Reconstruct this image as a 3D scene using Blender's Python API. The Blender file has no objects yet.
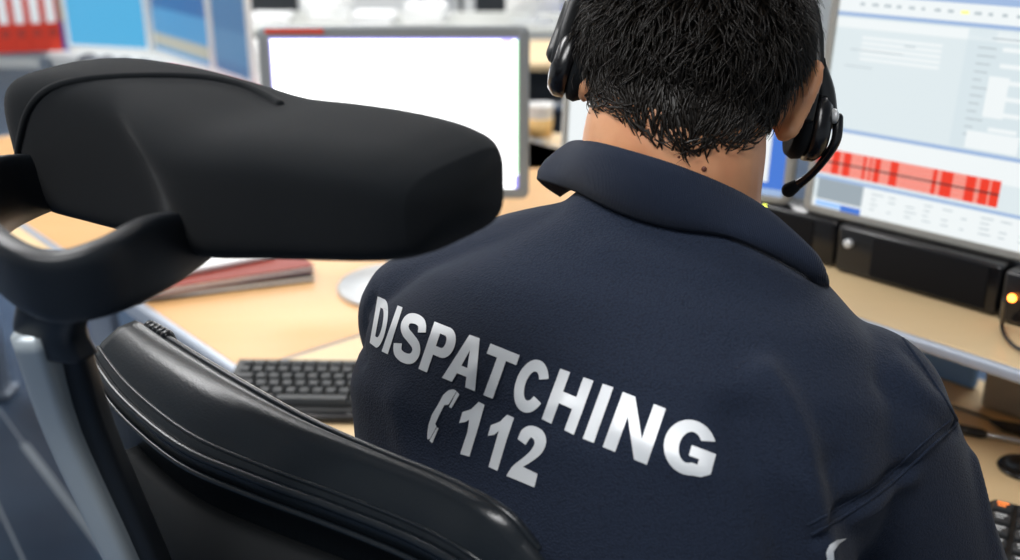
import bpy, bmesh, math, random
import numpy as np
from mathutils import Vector, Matrix
from mathutils.bvhtree import BVHTree
random.seed(7); rng = np.random.default_rng(7)
C = bpy.context.scene.collection
PI = math.pi
V = Vector

# ------------------------------------------------------------------ camera
FPX = 1050.0; TH = math.radians(20.5); CZ = 1.43
CO, SI = math.cos(TH), math.sin(TH)
cam_d = bpy.data.cameras.new('camera'); cam = bpy.data.objects.new('camera', cam_d); C.objects.link(cam)
cam.location = (0, 0, CZ); cam.rotation_euler = (PI/2-TH, 0, 0)
cam_d.sensor_width = 36; cam_d.lens = 36*FPX/1020; cam_d.clip_start = .02
cam_d.dof.use_dof = True; cam_d.dof.focus_distance = .80; cam_d.dof.aperture_fstop = 4.5
bpy.context.scene.camera = cam

def ray(px, py):
    u, v = (px-510)/FPX, (280-py)/FPX
    return V((u, CO+SI*v, -SI+CO*v))
def P(px, py, d): return V((0, 0, CZ)) + ray(px, py)*d          # point at a depth
def G(px, py, z): r = ray(px, py); return V((0, 0, CZ)) + r*((z-CZ)/r.z)   # point at a height
def proj(p):
    y, z = p[1], p[2]-CZ
    d = y*CO - z*SI; up = y*SI + z*CO
    return 510+FPX*p[0]/d, 280-FPX*up/d

# ------------------------------------------------------------------ materials
MATS = {}
def mat(name, col, rough=.5, metal=0, spec=.5, bump=None, bscale=200, bdist=.001, noise=None, sheen=0, coat=0, emit=None, estr=1, alpha=None, sss=0):
    if name in MATS: return MATS[name]
    m = bpy.data.materials.new(name); m.use_nodes = True; n = m.node_tree; b = n.nodes['Principled BSDF']
    b.inputs['Base Color'].default_value = (*col, 1); b.inputs['Roughness'].default_value = rough
    b.inputs['Metallic'].default_value = metal; b.inputs['Specular IOR Level'].default_value = spec
    if sheen: b.inputs['Sheen Weight'].default_value = sheen; b.inputs['Sheen Roughness'].default_value = .5
    if coat: b.inputs['Coat Weight'].default_value = coat; b.inputs['Coat Roughness'].default_value = .15
    if sss: b.inputs['Subsurface Weight'].default_value = sss; b.inputs['Subsurface Radius'].default_value = (.01, .004, .002)
    if emit: b.inputs['Emission Color'].default_value = (*emit, 1); b.inputs['Emission Strength'].default_value = estr
    tc = n.nodes.new('ShaderNodeTexCoord')
    if bump:
        t = n.nodes.new('ShaderNodeTexNoise'); t.inputs['Scale'].default_value = bscale; t.inputs['Detail'].default_value = 4
        bp = n.nodes.new('ShaderNodeBump'); bp.inputs['Strength'].default_value = bump; bp.inputs['Distance'].default_value = bdist
        n.links.new(tc.outputs['Object'], t.inputs['Vector']); n.links.new(t.outputs['Fac'], bp.inputs['Height']); n.links.new(bp.outputs['Normal'], b.inputs['Normal'])
    if noise:                                                     # (scale, second colour)
        t = n.nodes.new('ShaderNodeTexNoise'); t.inputs['Scale'].default_value = noise[0]; t.inputs['Detail'].default_value = 6
        mx = n.nodes.new('ShaderNodeMix'); mx.data_type = 'RGBA'
        mx.inputs[6].default_value = (*col, 1); mx.inputs[7].default_value = (*noise[1], 1)
        rp = n.nodes.new('ShaderNodeValToRGB'); rp.color_ramp.elements[0].position = .35; rp.color_ramp.elements[1].position = .65
        n.links.new(tc.outputs['Object'], t.inputs['Vector']); n.links.new(t.outputs['Fac'], rp.inputs[0]); n.links.new(rp.outputs[0], mx.inputs[0]); n.links.new(mx.outputs[2], b.inputs['Base Color'])
    MATS[name] = m
    return m
def emi(name, col, s):
    if name in MATS: return MATS[name]
    m = bpy.data.materials.new(name); m.use_nodes = True; n = m.node_tree; b = n.nodes['Principled BSDF']
    b.inputs['Base Color'].default_value = (.01, .01, .01, 1); b.inputs['Roughness'].default_value = .4
    b.inputs['Emission Color'].default_value = (*col, 1); b.inputs['Emission Strength'].default_value = s
    MATS[name] = m; return m
def wood(name, c1, c2, scale=(3, 30, 30), rot=0):
    m = mat(name, c1, .38); n = m.node_tree; b = n.nodes['Principled BSDF']
    tc = n.nodes.new('ShaderNodeTexCoord'); mp = n.nodes.new('ShaderNodeMapping'); mp.inputs['Scale'].default_value = scale; mp.inputs['Rotation'].default_value[2] = rot
    t = n.nodes.new('ShaderNodeTexNoise'); t.inputs['Scale'].default_value = 1; t.inputs['Detail'].default_value = 8; t.inputs['Distortion'].default_value = .6
    mx = n.nodes.new('ShaderNodeMix'); mx.data_type = 'RGBA'; mx.inputs[6].default_value = (*c1, 1); mx.inputs[7].default_value = (*c2, 1)
    n.links.new(tc.outputs['Object'], mp.inputs[0]); n.links.new(mp.outputs[0], t.inputs['Vector']); n.links.new(t.outputs['Fac'], mx.inputs[0]); n.links.new(mx.outputs[2], b.inputs['Base Color'])
    return m
M_BLACKP = mat('black_plastic', (.012, .013, .014), .42, bump=.15, bscale=900, bdist=.0003)
M_BLACKG = mat('glossy_black_plastic', (.005, .005, .006), .25)
M_BRACK = mat('bracket_plastic', (.006, .008, .011), .42, bump=.1, bscale=700, bdist=.0003)
M_SILVER = mat('silver_plastic', (.62, .64, .65), .35, .25)
M_BEZEL = mat('grey_bezel', (.30, .32, .33), .42, .2)
M_BEZELD = mat('warm_grey_bezel', (.36, .35, .32), .45, .2)
M_ALU = mat('aluminium', (.55, .6, .66), .3, .8)
M_EDGE = mat('grey_edge', (.45, .5, .58), .4, .3)
M_LEATH = mat('black_leather', (.005, .0075, .0105), .30, bump=.25, bscale=450, bdist=.0006)
M_PAD = mat('charcoal_fabric', (.0042, .0056, .0072), .85, spec=.14, bump=.4, bscale=1400, bdist=.0006, sheen=.05)
M_WOODA = wood('honey_wood', (.70, .42, .19), (.58, .32, .12), (2.5, 14, 20), .87)
M_WOODB = wood('pale_wood', (.76, .57, .33), (.67, .49, .27), (2.5, 16, 20), .87)
M_WHITE = mat('white_paint', (.8, .81, .8), .55)
M_PAPER = mat('white_paper', (.85, .86, .86), .7)
M_RED = mat('red_card', (.62, .035, .012), .55)
M_DARKRED = mat('dark_red_card', (.26, .035, .02), .55)
M_BLUEC = mat('blue_card', (.03, .10, .55), .5)
M_BEIGE = mat('beige_card', (.55, .50, .35), .6)
M_DARK = mat('dark_grey_card', (.03, .035, .04), .5)
M_SKIN = mat('skin', (.68, .34, .175), .48, bump=.25, bscale=500, bdist=.0004, noise=(18, (.56, .24, .115)), sss=.12)
M_HAIR = mat('dark_hair', (.0085, .0062, .0045), .40, spec=.26)
M_PRINT = mat('silver_print', (.66, .68, .70), .45, .15)
M_TROU = mat('dark_trousers', (.01, .012, .02), .9)
M_NAVY = mat('navy_knit', (.0098, .0155, .031), .85, spec=.2, sheen=.06)
def knit(m, s, dist, noise_amt=.16):
    n = m.node_tree; b = n.nodes['Principled BSDF']
    tc = n.nodes.new('ShaderNodeTexCoord')
    vo = n.nodes.new('ShaderNodeTexVoronoi'); vo.inputs['Scale'].default_value = s
    no = n.nodes.new('ShaderNodeTexNoise'); no.inputs['Scale'].default_value = 28; no.inputs['Detail'].default_value = 5
    b1 = n.nodes.new('ShaderNodeBump'); b1.inputs['Strength'].default_value = .5; b1.inputs['Distance'].default_value = dist
    b2 = n.nodes.new('ShaderNodeBump'); b2.inputs['Strength'].default_value = noise_amt; b2.inputs['Distance'].default_value = .004
    n.links.new(tc.outputs['Object'], vo.inputs['Vector']); n.links.new(tc.outputs['Object'], no.inputs['Vector'])
    n.links.new(vo.outputs['Distance'], b1.inputs['Height']); n.links.new(no.outputs['Fac'], b2.inputs['Height'])
    n.links.new(b2.outputs['Normal'], b1.inputs['Normal']); n.links.new(b1.outputs['Normal'], b.inputs['Normal'])
    mx = n.nodes.new('ShaderNodeMix'); mx.data_type = 'RGBA'
    c = b.inputs['Base Color'].default_value
    mx.inputs[6].default_value = (c[0]*1.5, c[1]*1.5, c[2]*1.45, 1); mx.inputs[7].default_value = (c[0]*.72, c[1]*.72, c[2]*.75, 1)
    n.links.new(vo.outputs['Distance'], mx.inputs[0]); n.links.new(mx.outputs[2], b.inputs['Base Color'])
knit(M_NAVY, 650, .0011)
M_COLLAR = mat('navy_ribbed_knit', (.0115, .018, .036), .85, spec=.2, sheen=.06)

# ------------------------------------------------------------------ object helpers
WM = {}
def setp(o, label=None, cat=None, group=None, kind=None):
    if label: o['label'] = label
    if cat: o['category'] = cat
    if group: o['group'] = group
    if kind: o['kind'] = kind
    return o
def thing(name, loc, label, cat, group=None, rz=0):
    o = bpy.data.objects.new(name, None); C.objects.link(o); o.empty_display_size = .05
    o.location = loc; o.rotation_euler = (0, 0, rz)
    WM[o.name] = Matrix.Translation(loc) @ Matrix.Rotation(rz, 4, 'Z')
    return setp(o, label, cat, group)
def mk(name, vf, m, parent=None, smooth=True, world=False, label=None):
    """vf = (verts, faces[, material index per face]); local to the parent unless world=True"""
    vs, fs = vf[0], vf[1]
    Mw = WM.get(parent.name, Matrix.Identity(4)) if parent else Matrix.Identity(4)
    inv = Mw.inverted()
    vs = [V(v) for v in vs]
    if world and parent: vs = [inv @ v for v in vs]
    origin = V((0, 0, 0))
    me = bpy.data.meshes.new(name)
    if not parent:
        origin = V((sum(v.x for v in vs)/len(vs), sum(v.y for v in vs)/len(vs), min(v.z for v in vs)))
        vs = [v-origin for v in vs]
    me.from_pydata([tuple(v) for v in vs], [], [tuple(f) for f in fs])
    ms = m if isinstance(m, (list, tuple)) else [m]
    for q in ms: me.materials.append(q)
    if len(vf) > 2: me.polygons.foreach_set('material_index', list(vf[2]))
    me.polygons.foreach_set('use_smooth', [bool(smooth)]*len(me.polygons))
    bm = bmesh.new(); bm.from_mesh(me); bmesh.ops.recalc_face_normals(bm, faces=bm.faces)
    if smooth == 'auto':
        for e in bm.edges:
            if len(e.link_faces) == 2 and e.calc_face_angle(0) > .7: e.smooth = False
    bm.to_mesh(me); bm.free(); me.update()
    o = bpy.data.objects.new(name, me); C.objects.link(o)
    if parent: o.parent = parent; WM[o.name] = Mw
    else: o.location = origin; WM[o.name] = Matrix.Translation(origin)
    if label: o['label'] = label
    return o
def join(*vfs):
    vs, fs, mi = [], [], []; has = any(len(x) > 2 for x in vfs)
    for x in vfs:
        k = len(vs); vs += [V(v) for v in x[0]]; fs += [tuple(i+k for i in f) for f in x[1]]
        mi += list(x[2]) if len(x) > 2 else [0]*len(x[1])
    return (vs, fs, mi) if has else (vs, fs)
def midx(vf, i): return (vf[0], vf[1], [i]*len(vf[1]))
def xf(vf, M): return ([M @ V(v) for v in vf[0]],) + tuple(vf[1:])
def bm_out(bm):
    bm.verts.index_update(); r = ([v.co.copy() for v in bm.verts], [tuple(v.index for v in f.verts) for f in bm.faces]); bm.free(); return r
def box(c, s, bev=.0, seg=2):
    bm = bmesh.new(); bmesh.ops.create_cube(bm, size=1)
    for v in bm.verts: v.co = V((c[0]+v.co.x*s[0], c[1]+v.co.y*s[1], c[2]+v.co.z*s[2]))
    if bev: bmesh.ops.bevel(bm, geom=bm.edges[:], offset=bev, segments=seg, affect='EDGES', profile=.5)
    return bm_out(bm)
def prism(pts, z0, z1, bev=0):
    bm = bmesh.new(); vs = [bm.verts.new((p[0], p[1], z0)) for p in pts]; f = bm.faces.new(vs)
    r = bmesh.ops.extrude_face_region(bm, geom=[f])
    for g in r['geom']:
        if isinstance(g, bmesh.types.BMVert): g.co.z = z1
    if bev: bmesh.ops.bevel(bm, geom=bm.edges[:], offset=bev, segments=2, affect='EDGES')
    return bm_out(bm)
def catmull(pts, n=8, closed=False):
    pts = [np.array(p, float) for p in pts]; out = []; L = len(pts)
    rngs = range(L) if closed else range(L-1)
    for i in rngs:
        if closed: p0, p1, p2, p3 = pts[(i-1) % L], pts[i], pts[(i+1) % L], pts[(i+2) % L]
        else: p0, p1, p2, p3 = pts[max(i-1, 0)], pts[i], pts[i+1], pts[min(i+2, L-1)]
        for k in range(n):
            t = k/n
            out.append(.5*((2*p1)+(-p0+p2)*t+(2*p0-5*p1+4*p2-p3)*t*t+(-p0+3*p1-3*p2+p3)*t**3))
    if not closed: out.append(pts[-1])
    return out
def loft(rings, closed_ends=True, loop=False):
    n = len(rings[0]); vs = [V(p) for r in rings for p in r]; fs = []
    R = len(rings)
    for i in range(R if loop else R-1):
        for j in range(n):
            a, b = i*n+j, i*n+(j+1) % n; c, d = ((i+1) % R)*n+(j+1) % n, ((i+1) % R)*n+j
            fs.append((a, b, c, d))
    if closed_ends and not loop:
        for i in (0, R-1):
            c = sum((V(p) for p in rings[i]), V((0, 0, 0)))/n; vs.append(c); k = len(vs)-1
            for j in range(n):
                a, b = i*n+j, i*n+(j+1) % n
                fs.append((k, b, a) if i == 0 else (k, a, b))
    return vs, fs
def frames(pts):
    T = []
    for i in range(len(pts)):
        t = V(pts[min(i+1, len(pts)-1)])-V(pts[max(i-1, 0)])
        T.append(t.normalized() if t.length > 1e-9 else V((0, 0, 1)))
    u = T[0].orthogonal().normalized(); out = []
    for t in T:
        u = (u-t*u.dot(t)).normalized(); out.append((t, u, t.cross(u)))
    return out
def tube(pts, r, n=12, round_ends=True, flat=None, up=None):
    pts = [V(p) for p in pts]; rr = list(r) if hasattr(r, '__len__') else [r]*len(pts)
    fr = frames(pts)
    if up is not None:
        fr = [(t, (V(up)-t*V(up).dot(t)).normalized(), t.cross((V(up)-t*V(up).dot(t)).normalized())) for t, _, _ in fr]
    rings = []
    def ring(p, f, q): return [p+f[1]*math.cos(a)*q+f[2]*math.sin(a)*q*(flat or 1) for a in [2*PI*k/n for k in range(n)]]
    if round_ends:
        for k in range(1, 4):
            a = PI/2*k/4; rings.append(ring(pts[0]-fr[0][0]*rr[0]*math.cos(a), fr[0], rr[0]*math.sin(a)))
    for p, f, q in zip(pts, fr, rr): rings.append(ring(p, f, q))
    if round_ends:
        for k in range(3, 0, -1):
            a = PI/2*k/4; rings.append(ring(pts[-1]+fr[-1][0]*rr[-1]*math.cos(a), fr[-1], rr[-1]*math.sin(a)))
    return loft(rings)
def stube(pts, r, k=6, n=12, **kw):
    if hasattr(r, '__len__'):
        c = catmull([(*p, q) for p, q in zip(pts, r)], k); return tube([q[:3] for q in c], [q[3] for q in c], n, **kw)
    return tube([q for q in catmull(pts, k)], r, n, **kw)
def ellipsoid(c, r, M=None, n=24, m=16):
    rings = []
    for i in range(1, m):
        a = PI*i/m; rings.append([V((r[0]*math.sin(a)*math.cos(2*PI*k/n), r[1]*math.sin(a)*math.sin(2*PI*k/n), -r[2]*math.cos(a))) for k in range(n)])
    vf = loft(rings); vs = vf[0]; vs[-2] = V((0, 0, -r[2])); vs[-1] = V((0, 0, r[2]))
    if M is not None: vs = [M @ v for v in vs]
    return [V(c)+v for v in vs], vf[1]
def lathe(prof, n=24, c=(0, 0, 0)):
    return loft([[V((c[0]+r*math.cos(2*PI*k/n), c[1]+r*math.sin(2*PI*k/n), c[2]+z)) for k in range(n)] for r, z in prof])
def rrect(w, h, r, n=5):
    out = []
    for cx, cy, a0 in ((w/2-r, h/2-r, 0), (-w/2+r, h/2-r, PI/2), (-w/2+r, -h/2+r, PI), (w/2-r, -h/2+r, 1.5*PI)):
        for k in range(n+1):
            a = a0+PI/2*k/n; out.append((cx+r*math.cos(a), cy+r*math.sin(a)))
    return out
def remesh(vf, voxel, smooth_it=4, fac=.5):
    me = bpy.data.meshes.new('tmp'); me.from_pydata([tuple(v) for v in vf[0]], [], vf[1])
    bm = bmesh.new(); bm.from_mesh(me); bmesh.ops.recalc_face_normals(bm, faces=bm.faces); bm.to_mesh(me); bm.free()
    o = bpy.data.objects.new('tmp', me); C.objects.link(o)
    md = o.modifiers.new('r', 'REMESH'); md.mode = 'VOXEL'; md.voxel_size = voxel; md.adaptivity = 0
    if smooth_it:
        s = o.modifiers.new('s', 'SMOOTH'); s.iterations = smooth_it; s.factor = fac
    dg = bpy.context.evaluated_depsgraph_get(); ev = o.evaluated_get(dg); m2 = ev.to_mesh()
    vs = np.empty(len(m2.vertices)*3); m2.vertices.foreach_get('co', vs); vs = vs.reshape(-1, 3)
    fs = [tuple(p.vertices) for p in m2.polygons]
    ev.to_mesh_clear(); bpy.data.objects.remove(o); bpy.data.meshes.remove(me)
    return vs, fs
def vnormals(vs, fs):
    me = bpy.data.meshes.new('t'); me.from_pydata([tuple(v) for v in vs], [], fs); me.update()
    n = np.array([v.normal[:] for v in me.vertices]); bpy.data.meshes.remove(me); return n
def children(o): return [c for c in bpy.data.objects if c.parent == o]
def copy_tree(o, parent=None):
    c = o.copy(); C.objects.link(c); WM[c.name] = WM.get(o.name, Matrix.Identity(4))
    if parent: c.parent = parent
    for ch in children(o): copy_tree(ch, c)
    return c

# ------------------------------------------------------------------ the setting
E = V((.66, -.75, 0)).normalized(); N = V((.75, .66, 0)).normalized(); C0 = V((-.40, 1.43, 0))
def D(e, n, z=0): return C0+E*e+N*n+V((0, 0, z))               # console frame: e along the desk front, n away from the sitter
EN = Matrix(((E.x, N.x, 0, 0), (E.y, N.y, 0, 0), (0, 0, 1, 0), (0, 0, 0, 1)))

m_floor = mat('blue_grey_floor', (.06, .10, .17), .33, noise=(5, (.042, .072, .13)), bump=.1, bscale=60)
fl = mk('floor', box((0, 3, -.02), (10, 12, .04)), m_floor, smooth=False); setp(fl, kind='structure')
n = m_floor.node_tree
w = mk('wall_back', box((0, 9, 1.4), (10, .1, 2.8)), mat('wall_paint', (.78, .80, .79), .8, bump=.1, bscale=80), smooth=False); setp(w, kind='structure')
w = mk('wall_left', box((-5, 3, 1.4), (.1, 12, 2.8)), MATS['wall_paint'], smooth=False); setp(w, kind='structure')
w = mk('ceiling', box((0, 3, 2.85), (10, 12, .1)), mat('ceiling_paint', (.85, .85, .83), .9), smooth=False); setp(w, kind='structure')
def fline(a, b, w_):
    a, b = G(*a, 0), G(*b, 0); d = (b-a).normalized(); q = V((-d.y, d.x, 0))*w_/2
    return prism([tuple((a-q)[:2]), tuple((b-q)[:2]), tuple((b+q)[:2]), tuple((a+q)[:2])], 0, .0015)
sj = join(fline((24, 444), (150, 610), .022), fline((-60, 380), (60, 640), .006), fline((24, 444), (-80, 300), .005))
o = mk('trim_1', sj, mat('floor_joint', (.42, .48, .55), .5), smooth=False); setp(o, kind='structure')

# ------------------------------------------------------------------ desks
def desk(name, pts, z, th, top_m, edge_m, legs, label, sw=.013, open_first=False):
    t = thing(name, V((pts[0][0], pts[0][1], 0)), label, 'desk')
    mk('desktop', prism(pts, z-th, z, .002), top_m, t, False, True)
    # metal edge running round the top
    L = len(pts); parts = []
    cc = V((sum(p[0] for p in pts)/L, sum(p[1] for p in pts)/L, 0))
    loop = [V((p[0], p[1], z-th/2)) for p in pts]
    rings = []
    for i in range(L):
        a, b, c = loop[i-1], loop[i], loop[(i+1) % L]
        d1, d2 = (b-a).normalized(), (c-b).normalized(); nrm = V((-(d1+d2).y, (d1+d2).x, 0)).normalized()
        if nrm.dot(b-cc) < 0: nrm = -nrm
        k = 1/max(.5, math.cos(math.acos(max(-1, min(1, d1.dot(d2))))/2))
        rings.append([b+nrm*x*k+V((0, 0, q)) for x, q in ((.0005, -th/2-.003), (sw, -th/2-.003), (sw, th/2-.004), (sw*.7, th/2+.001), (.0005, th/2+.001))])
    mk('edge_strip', loft(rings[1:]+rings[:1]) if open_first else loft(rings, False, True), edge_m, t, False, True)
    for lx, ly in legs:
        l = mk('leg', join(box((lx, ly, z/2-.02), (.05, .05, z-.06), .004), box((lx, ly, .012), (.08, .08, .022), .004)), M_EDGE, t, False, True)
    return t
fd = [D(0, 0), D(0, 1.35), D(-1.9, 1.35), D(-1.9, 0)]
desk('side_desk', [(p.x, p.y) for p in fd], .75, .026, M_WOODA, M_EDGE, [tuple(D(-.1, .08)[:2]), tuple(D(-.87, .10)[:2]), tuple(D(-1.8, .08)[:2]), tuple(D(-1.8, 1.2)[:2]), tuple(D(-.1, 1.25)[:2])],
     'honey coloured desk with grey metal edge under the left monitor', open_first=True)
ld_ = [D(-.76, -.016), D(-1.9, -.016), D(-1.9, -.75), D(-.76, -.75)]
desk('side_desk', [(p.x, p.y) for p in ld_], .75, .026, M_WOODB, M_EDGE, [tuple(D(-.82, -.70)[:2]), tuple(D(-1.8, -.65)[:2]), tuple(D(-1.8, -.1)[:2]), tuple(D(-1.5, -.40)[:2])],
     'pale desk at the far left glimpsed through the headrest bracket')
nd = [D(.0055, -.07), D(.33, -.03)] + [V(p).to_3d() for p in ((-.08, 1.06), (.10, 1.0), (.32, .95), (.50, .86), (.66, .70))] + [D(1.7, .15), D(1.7, .80), D(.0055, .80)]
desk('console_desk', [(p.x, p.y) for p in nd], .75, .028, M_WOODB, M_EDGE, [tuple(D(.08, .0)[:2]), tuple(D(1.6, .3)[:2]), tuple(D(1.6, .72)[:2]), tuple(D(.1, .72)[:2])],
     'pale wooden console desk with the keyboard, wrapping round the seated person', .004)
# raised monitor shelf
t = thing('monitor_shelf', D(.12, .48, .75), 'raised wooden shelf with grey front rail carrying the two right-hand monitors', 'shelf')
mk('shelf_board', xf(box((.92, .64, .921), (1.6, .32, .018), .003), Matrix.Translation(C0) @ EN), M_WOODB, t, False, True)
mk('front_rail', xf(box((.92, .474, .9225), (1.6, .012, .015), .004), Matrix.Translation(C0) @ EN), M_EDGE, t, True, True)
for e in (.16, 1.15, 1.68):
    mk('support', xf(box((e, .64, .8305), (.03, .28, .159), .004), Matrix.Translation(C0) @ EN), M_EDGE, t, False, True)
o = mk('cable_box', xf(box((.825, .745, .795), (.08, .06, .088), .006), Matrix.Translation(C0) @ EN), mat('dull_box', (.30, .27, .22), .6), smooth=False)
setp(o, 'small dull brown box under the raised shelf beside the blue panel', 'box')
o = mk('privacy_panel', xf(join(box((.475, .765, .875), (.56, .018, .148), .004), box((.475, .765, .952), (.56, .022, .008), .002)), Matrix.Translation(C0) @ EN), mat('blue_panel', (.16, .34, .70), .6), smooth=False)
o.location.z -= .05
setp(o, 'blue panel standing at the back edge below the monitor shelf', 'panel')

# ------------------------------------------------------------------ monitors
def monitor(name, cx, cy, z0, w, h, rz, tilt, bez, mbez, mback, items, label, group=None, base=None, zbase=.75, led=None, depth=.045, frame_r=.014):
    """cx, cy, z0 = middle of the panel's lower edge; front looks along local -y. items: (x0, x1, y0, y1, material), in panel units from its lower left"""
    t = thing(name, (cx, cy, zbase), label, 'monitor', group, rz)
    T = Matrix.Translation((0, 0, z0-zbase)) @ Matrix.Rotation(-tilt, 4, 'X')
    def rr(y, ww, hh, r): return [V((a, y, b+h/2)) for a, b in rrect(ww, hh, r)]
    fr_ = [rr(.002, w-.004, h-.004, frame_r), rr(0, w-.008, h-.008, frame_r), rr(0, w-2*bez, h-2*bez, .002), rr(.006, w-2*bez, h-2*bez, .002)]
    fr_ = [rr(.018, w, h, frame_r), rr(.004, w, h, frame_r)] + fr_
    mk('frame', xf(loft(fr_, False), T), mbez, t, 'auto')
    bk = [rr(.018, w-.0005, h-.0005, frame_r), rr(.024, w-.02, h-.02, frame_r), rr(depth, w*.6, h*.6, .03), rr(depth+.004, w*.55, h*.55, .03)]
    mk('back_shell', xf(loft(bk), T), mback, t, 'auto')
    vs, fs, mi, ms = [], [], [], []
    for q in items:
        x0, x1, y0, y1, m = q[:5]; lay = q[5] if len(q) > 5 else 0
        if m not in ms: ms.append(m)
        y = .0055-.0002*lay; k = len(vs)
        x0, x1 = -w/2+bez+x0*(w-2*bez), -w/2+bez+x1*(w-2*bez); y0, y1 = bez+y0*(h-2*bez), bez+y1*(h-2*bez)
        # each patch a shallow closed slab
        for yy in (y, y+.0001):
            for a, b in ((x0, y0), (x1, y0), (x1, y1), (x0, y1)): vs.append(V((a, yy, b)))
        for f in ((0, 1, 2, 3), (7, 6, 5, 4), (0, 4, 5, 1), (1, 5, 6, 2), (2, 6, 7, 3), (3, 7, 4, 0)):
            fs.append(tuple(i+k for i in f)); mi.append(ms.index(m))
    mk('screen', xf((vs, fs, mi), T), ms, t, False)
    if led: mk('power_light', xf(ellipsoid((led[0], -.001, led[1]), (.003, .002, .003)), T), led[2], t)
    zz = z0-zbase
    b = base or 'round'
    bo = -.075 if b == 'round' else .09
    nk = stube([(0, depth+.012, h*.45+zz), (0, depth+.02+bo*.7, zz+.02), (0, depth+.01+bo, .02)], [.022, .022, .026], 5, 16, flat=1)
    mk('stand_neck', nk, mback, t)
    if b == 'round': mk('stand_base', lathe([(.112, 0), (.115, .004), (.110, .010), (.05, .016), (.03, .024)], 40, (0, depth-.065, 0)), M_SILVER, t)
    else: mk('stand_base', prism([(a, c+depth+.085) for a, c in rrect(.20, .11, .03)], 0, .014, .003), mback, t)
    return t, T
sW = emi('screen_white', (1, 1, 1), 2.6); sV = emi('screen_violet', (.35, .32, .95), 1.2); sG = emi('screen_green', (.45, .85, .5), 1.3)
sL = emi('screen_pale', (.78, .87, .90), .74); sL2 = emi('screen_paler', (.90, .95, .96), .76); sB = emi('screen_light_blue', (.40, .56, .85), .68); sBl = emi('screen_blue', (.06, .20, .70), .75)
sRd = emi('screen_red', (.85, .04, .015), .8); sPk = emi('screen_pink', (.90, .22, .17), .8); sGr = emi('screen_grey', (.42, .50, .56), .62); sDk = emi('screen_dark', (.20, .03, .03), .5)
sTx = emi('screen_text', (.55, .63, .67), .7); sYl = emi('screen_yellow', (.9, .85, .2), 1); sCr = emi('screen_cream', (.95, .93, .86), 1.3)
dd = 1.8
pl = P(254, 27, 1.763); pr = P(530, 25, 1.763)
monitor('computer_monitor', (pl.x+pr.x)/2, 1.80, pl.z-.30, pr.x-pl.x, .30, 0, math.radians(3), .019, M_BEZEL, M_SILVER,
        [(0, 1, 0, 1, sW), (0, 1, .985, 1, sV, 1), (0, .006, .6, .98, sV, 1), (.992, 1, .1, .985, sG, 1), (0, .004, 0, .6, sG, 1),
         (.13, .30, .205, .212, sG, 1), (.14, .27, .60, .61, sCr, 1), (.14, .27, .66, .665, sCr, 1), (.02, .6, .93, .936, sCr, 1), (.985, 1, 0, .09, sV, 1), (.93, .975, .96, .985, emi('screen_lilac', (.8, .7, .95), 1.2), 1)],
        'silver monitor with bright white screen and red label on its top left corner', led=None)
lb = mk('label_strip', join(box((0, 0, 0), (.100, .0008, .0080), .0002)), mat('red_label', (.75, .08, .05), .5), bpy.data.objects['computer_monitor'], False, label='red strip stuck on the top bezel')
lb.location = (-(pr.x-pl.x)/2+.064, -.0005+.0135, pl.z-.75-.0085)

# right-hand monitor
ra, rb_ = P(801, 211, 1.495), P(1020, 262, 1.287)
rd = (rb_-ra); rd.z = 0; rd.normalize(); RZ = math.atan2(rd.y, rd.x); RW = .52; RH = .335
rc = ra+rd*RW/2
it = [(0, 1, 0, 1, sL)]
it += [(0, 1, .925, .955, sB, 1), (0, 1, .955, 1, sL2, 1), (0, 1, .985, 1, sB, 2)]
it += [(0, 1, .855, .925, sL2, 1), (0, 1, .838, .855, sB, 1)]
it += [(.0, .62, .79, .83, sL2, 1)]
for k in range(5): it.append((.08, .30, .66+.022*k, .672+.022*k, sL2, 1))
it += [(0, 1, .345, .362, sB, 1), (0, 1, .25, .345, sL2, 1), (0, 1, .0, .04, sL2, 1), (0, 1, .128, .142, sB, 1)]
x = .045
x0, x1 = .0, .508
fq = lambda q: (q-821)/181*.508
sSa = emi('screen_salmon', (.95, .45, .38), .8)
it.append((x0, x1, .155, .262, sPk, 2))
for q in range(6): it.append((x0, x1, .163+q*.017, .168+q*.017, sSa, 3))
for a, b in ((821, 826), (837, 845), (849, 857), (870, 873), (877, 879), (882, 888), (898, 906), (940, 944), (948, 959), (971, 980), (984, 992), (994, 1002)): it.append((fq(a), fq(b), .155, .262, sRd, 4))
it += [(x0, x1, .203, .211, sDk, 5)]
it += [(.012, .150, .035, .128, sGr, 3), (.012, .150, .0, .035, sL2, 3), (.012, .09, .004, .028, emi('screen_blue_mid', (.3, .5, .85), .95), 4), (.09, .150, .0, .026, sBl, 4)]
it += [(.150, 1, .0, .125, sL2, 2)]
for k in range(4):
    for j in range(9):
        if random.random() < .7: it.append((.175+j*.05, .175+j*.05+random.uniform(.01, .035), .035+k*.022, .040+k*.022, sTx, 3))
for k in range(16):                                              # toolbar icons
    it.append((.06+k*.034, .06+k*.034+random.uniform(.008, .02), .885, .897, sYl if k == 8 else sTx, 2))
for k in range(12):                                              # form lines on the right of the window
    it.append((.39, .39+random.uniform(.02, .05), .42+k*.031, .426+k*.031, sTx, 2)); 
    if k % 2: it.append((.45, .52, .415+k*.031, .432+k*.031, sL2, 2))
it += [(.43, .48, .50, .66, sL2, 3), (.40, .53, .37, .44, sL2, 3), (.04, .12, .63, .634, sTx, 2), (.42, .52, .8, .806, sTx, 2), (.20, .23, .735, .740, sTx, 2), (.05, .20, .70, .704, sTx, 2), (.36, 1, .365, .835, emi('screen_form', (.73, .83, .87), .74), 1)]
monitor('computer_monitor', rc.x, rc.y, rc.z, RW, RH, RZ, math.radians(4), .012, M_BEZELD, M_BLACKP, it,
        'wide monitor on the right whose screen shows red waveform bars', base='flat', zbase=.93)
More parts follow.
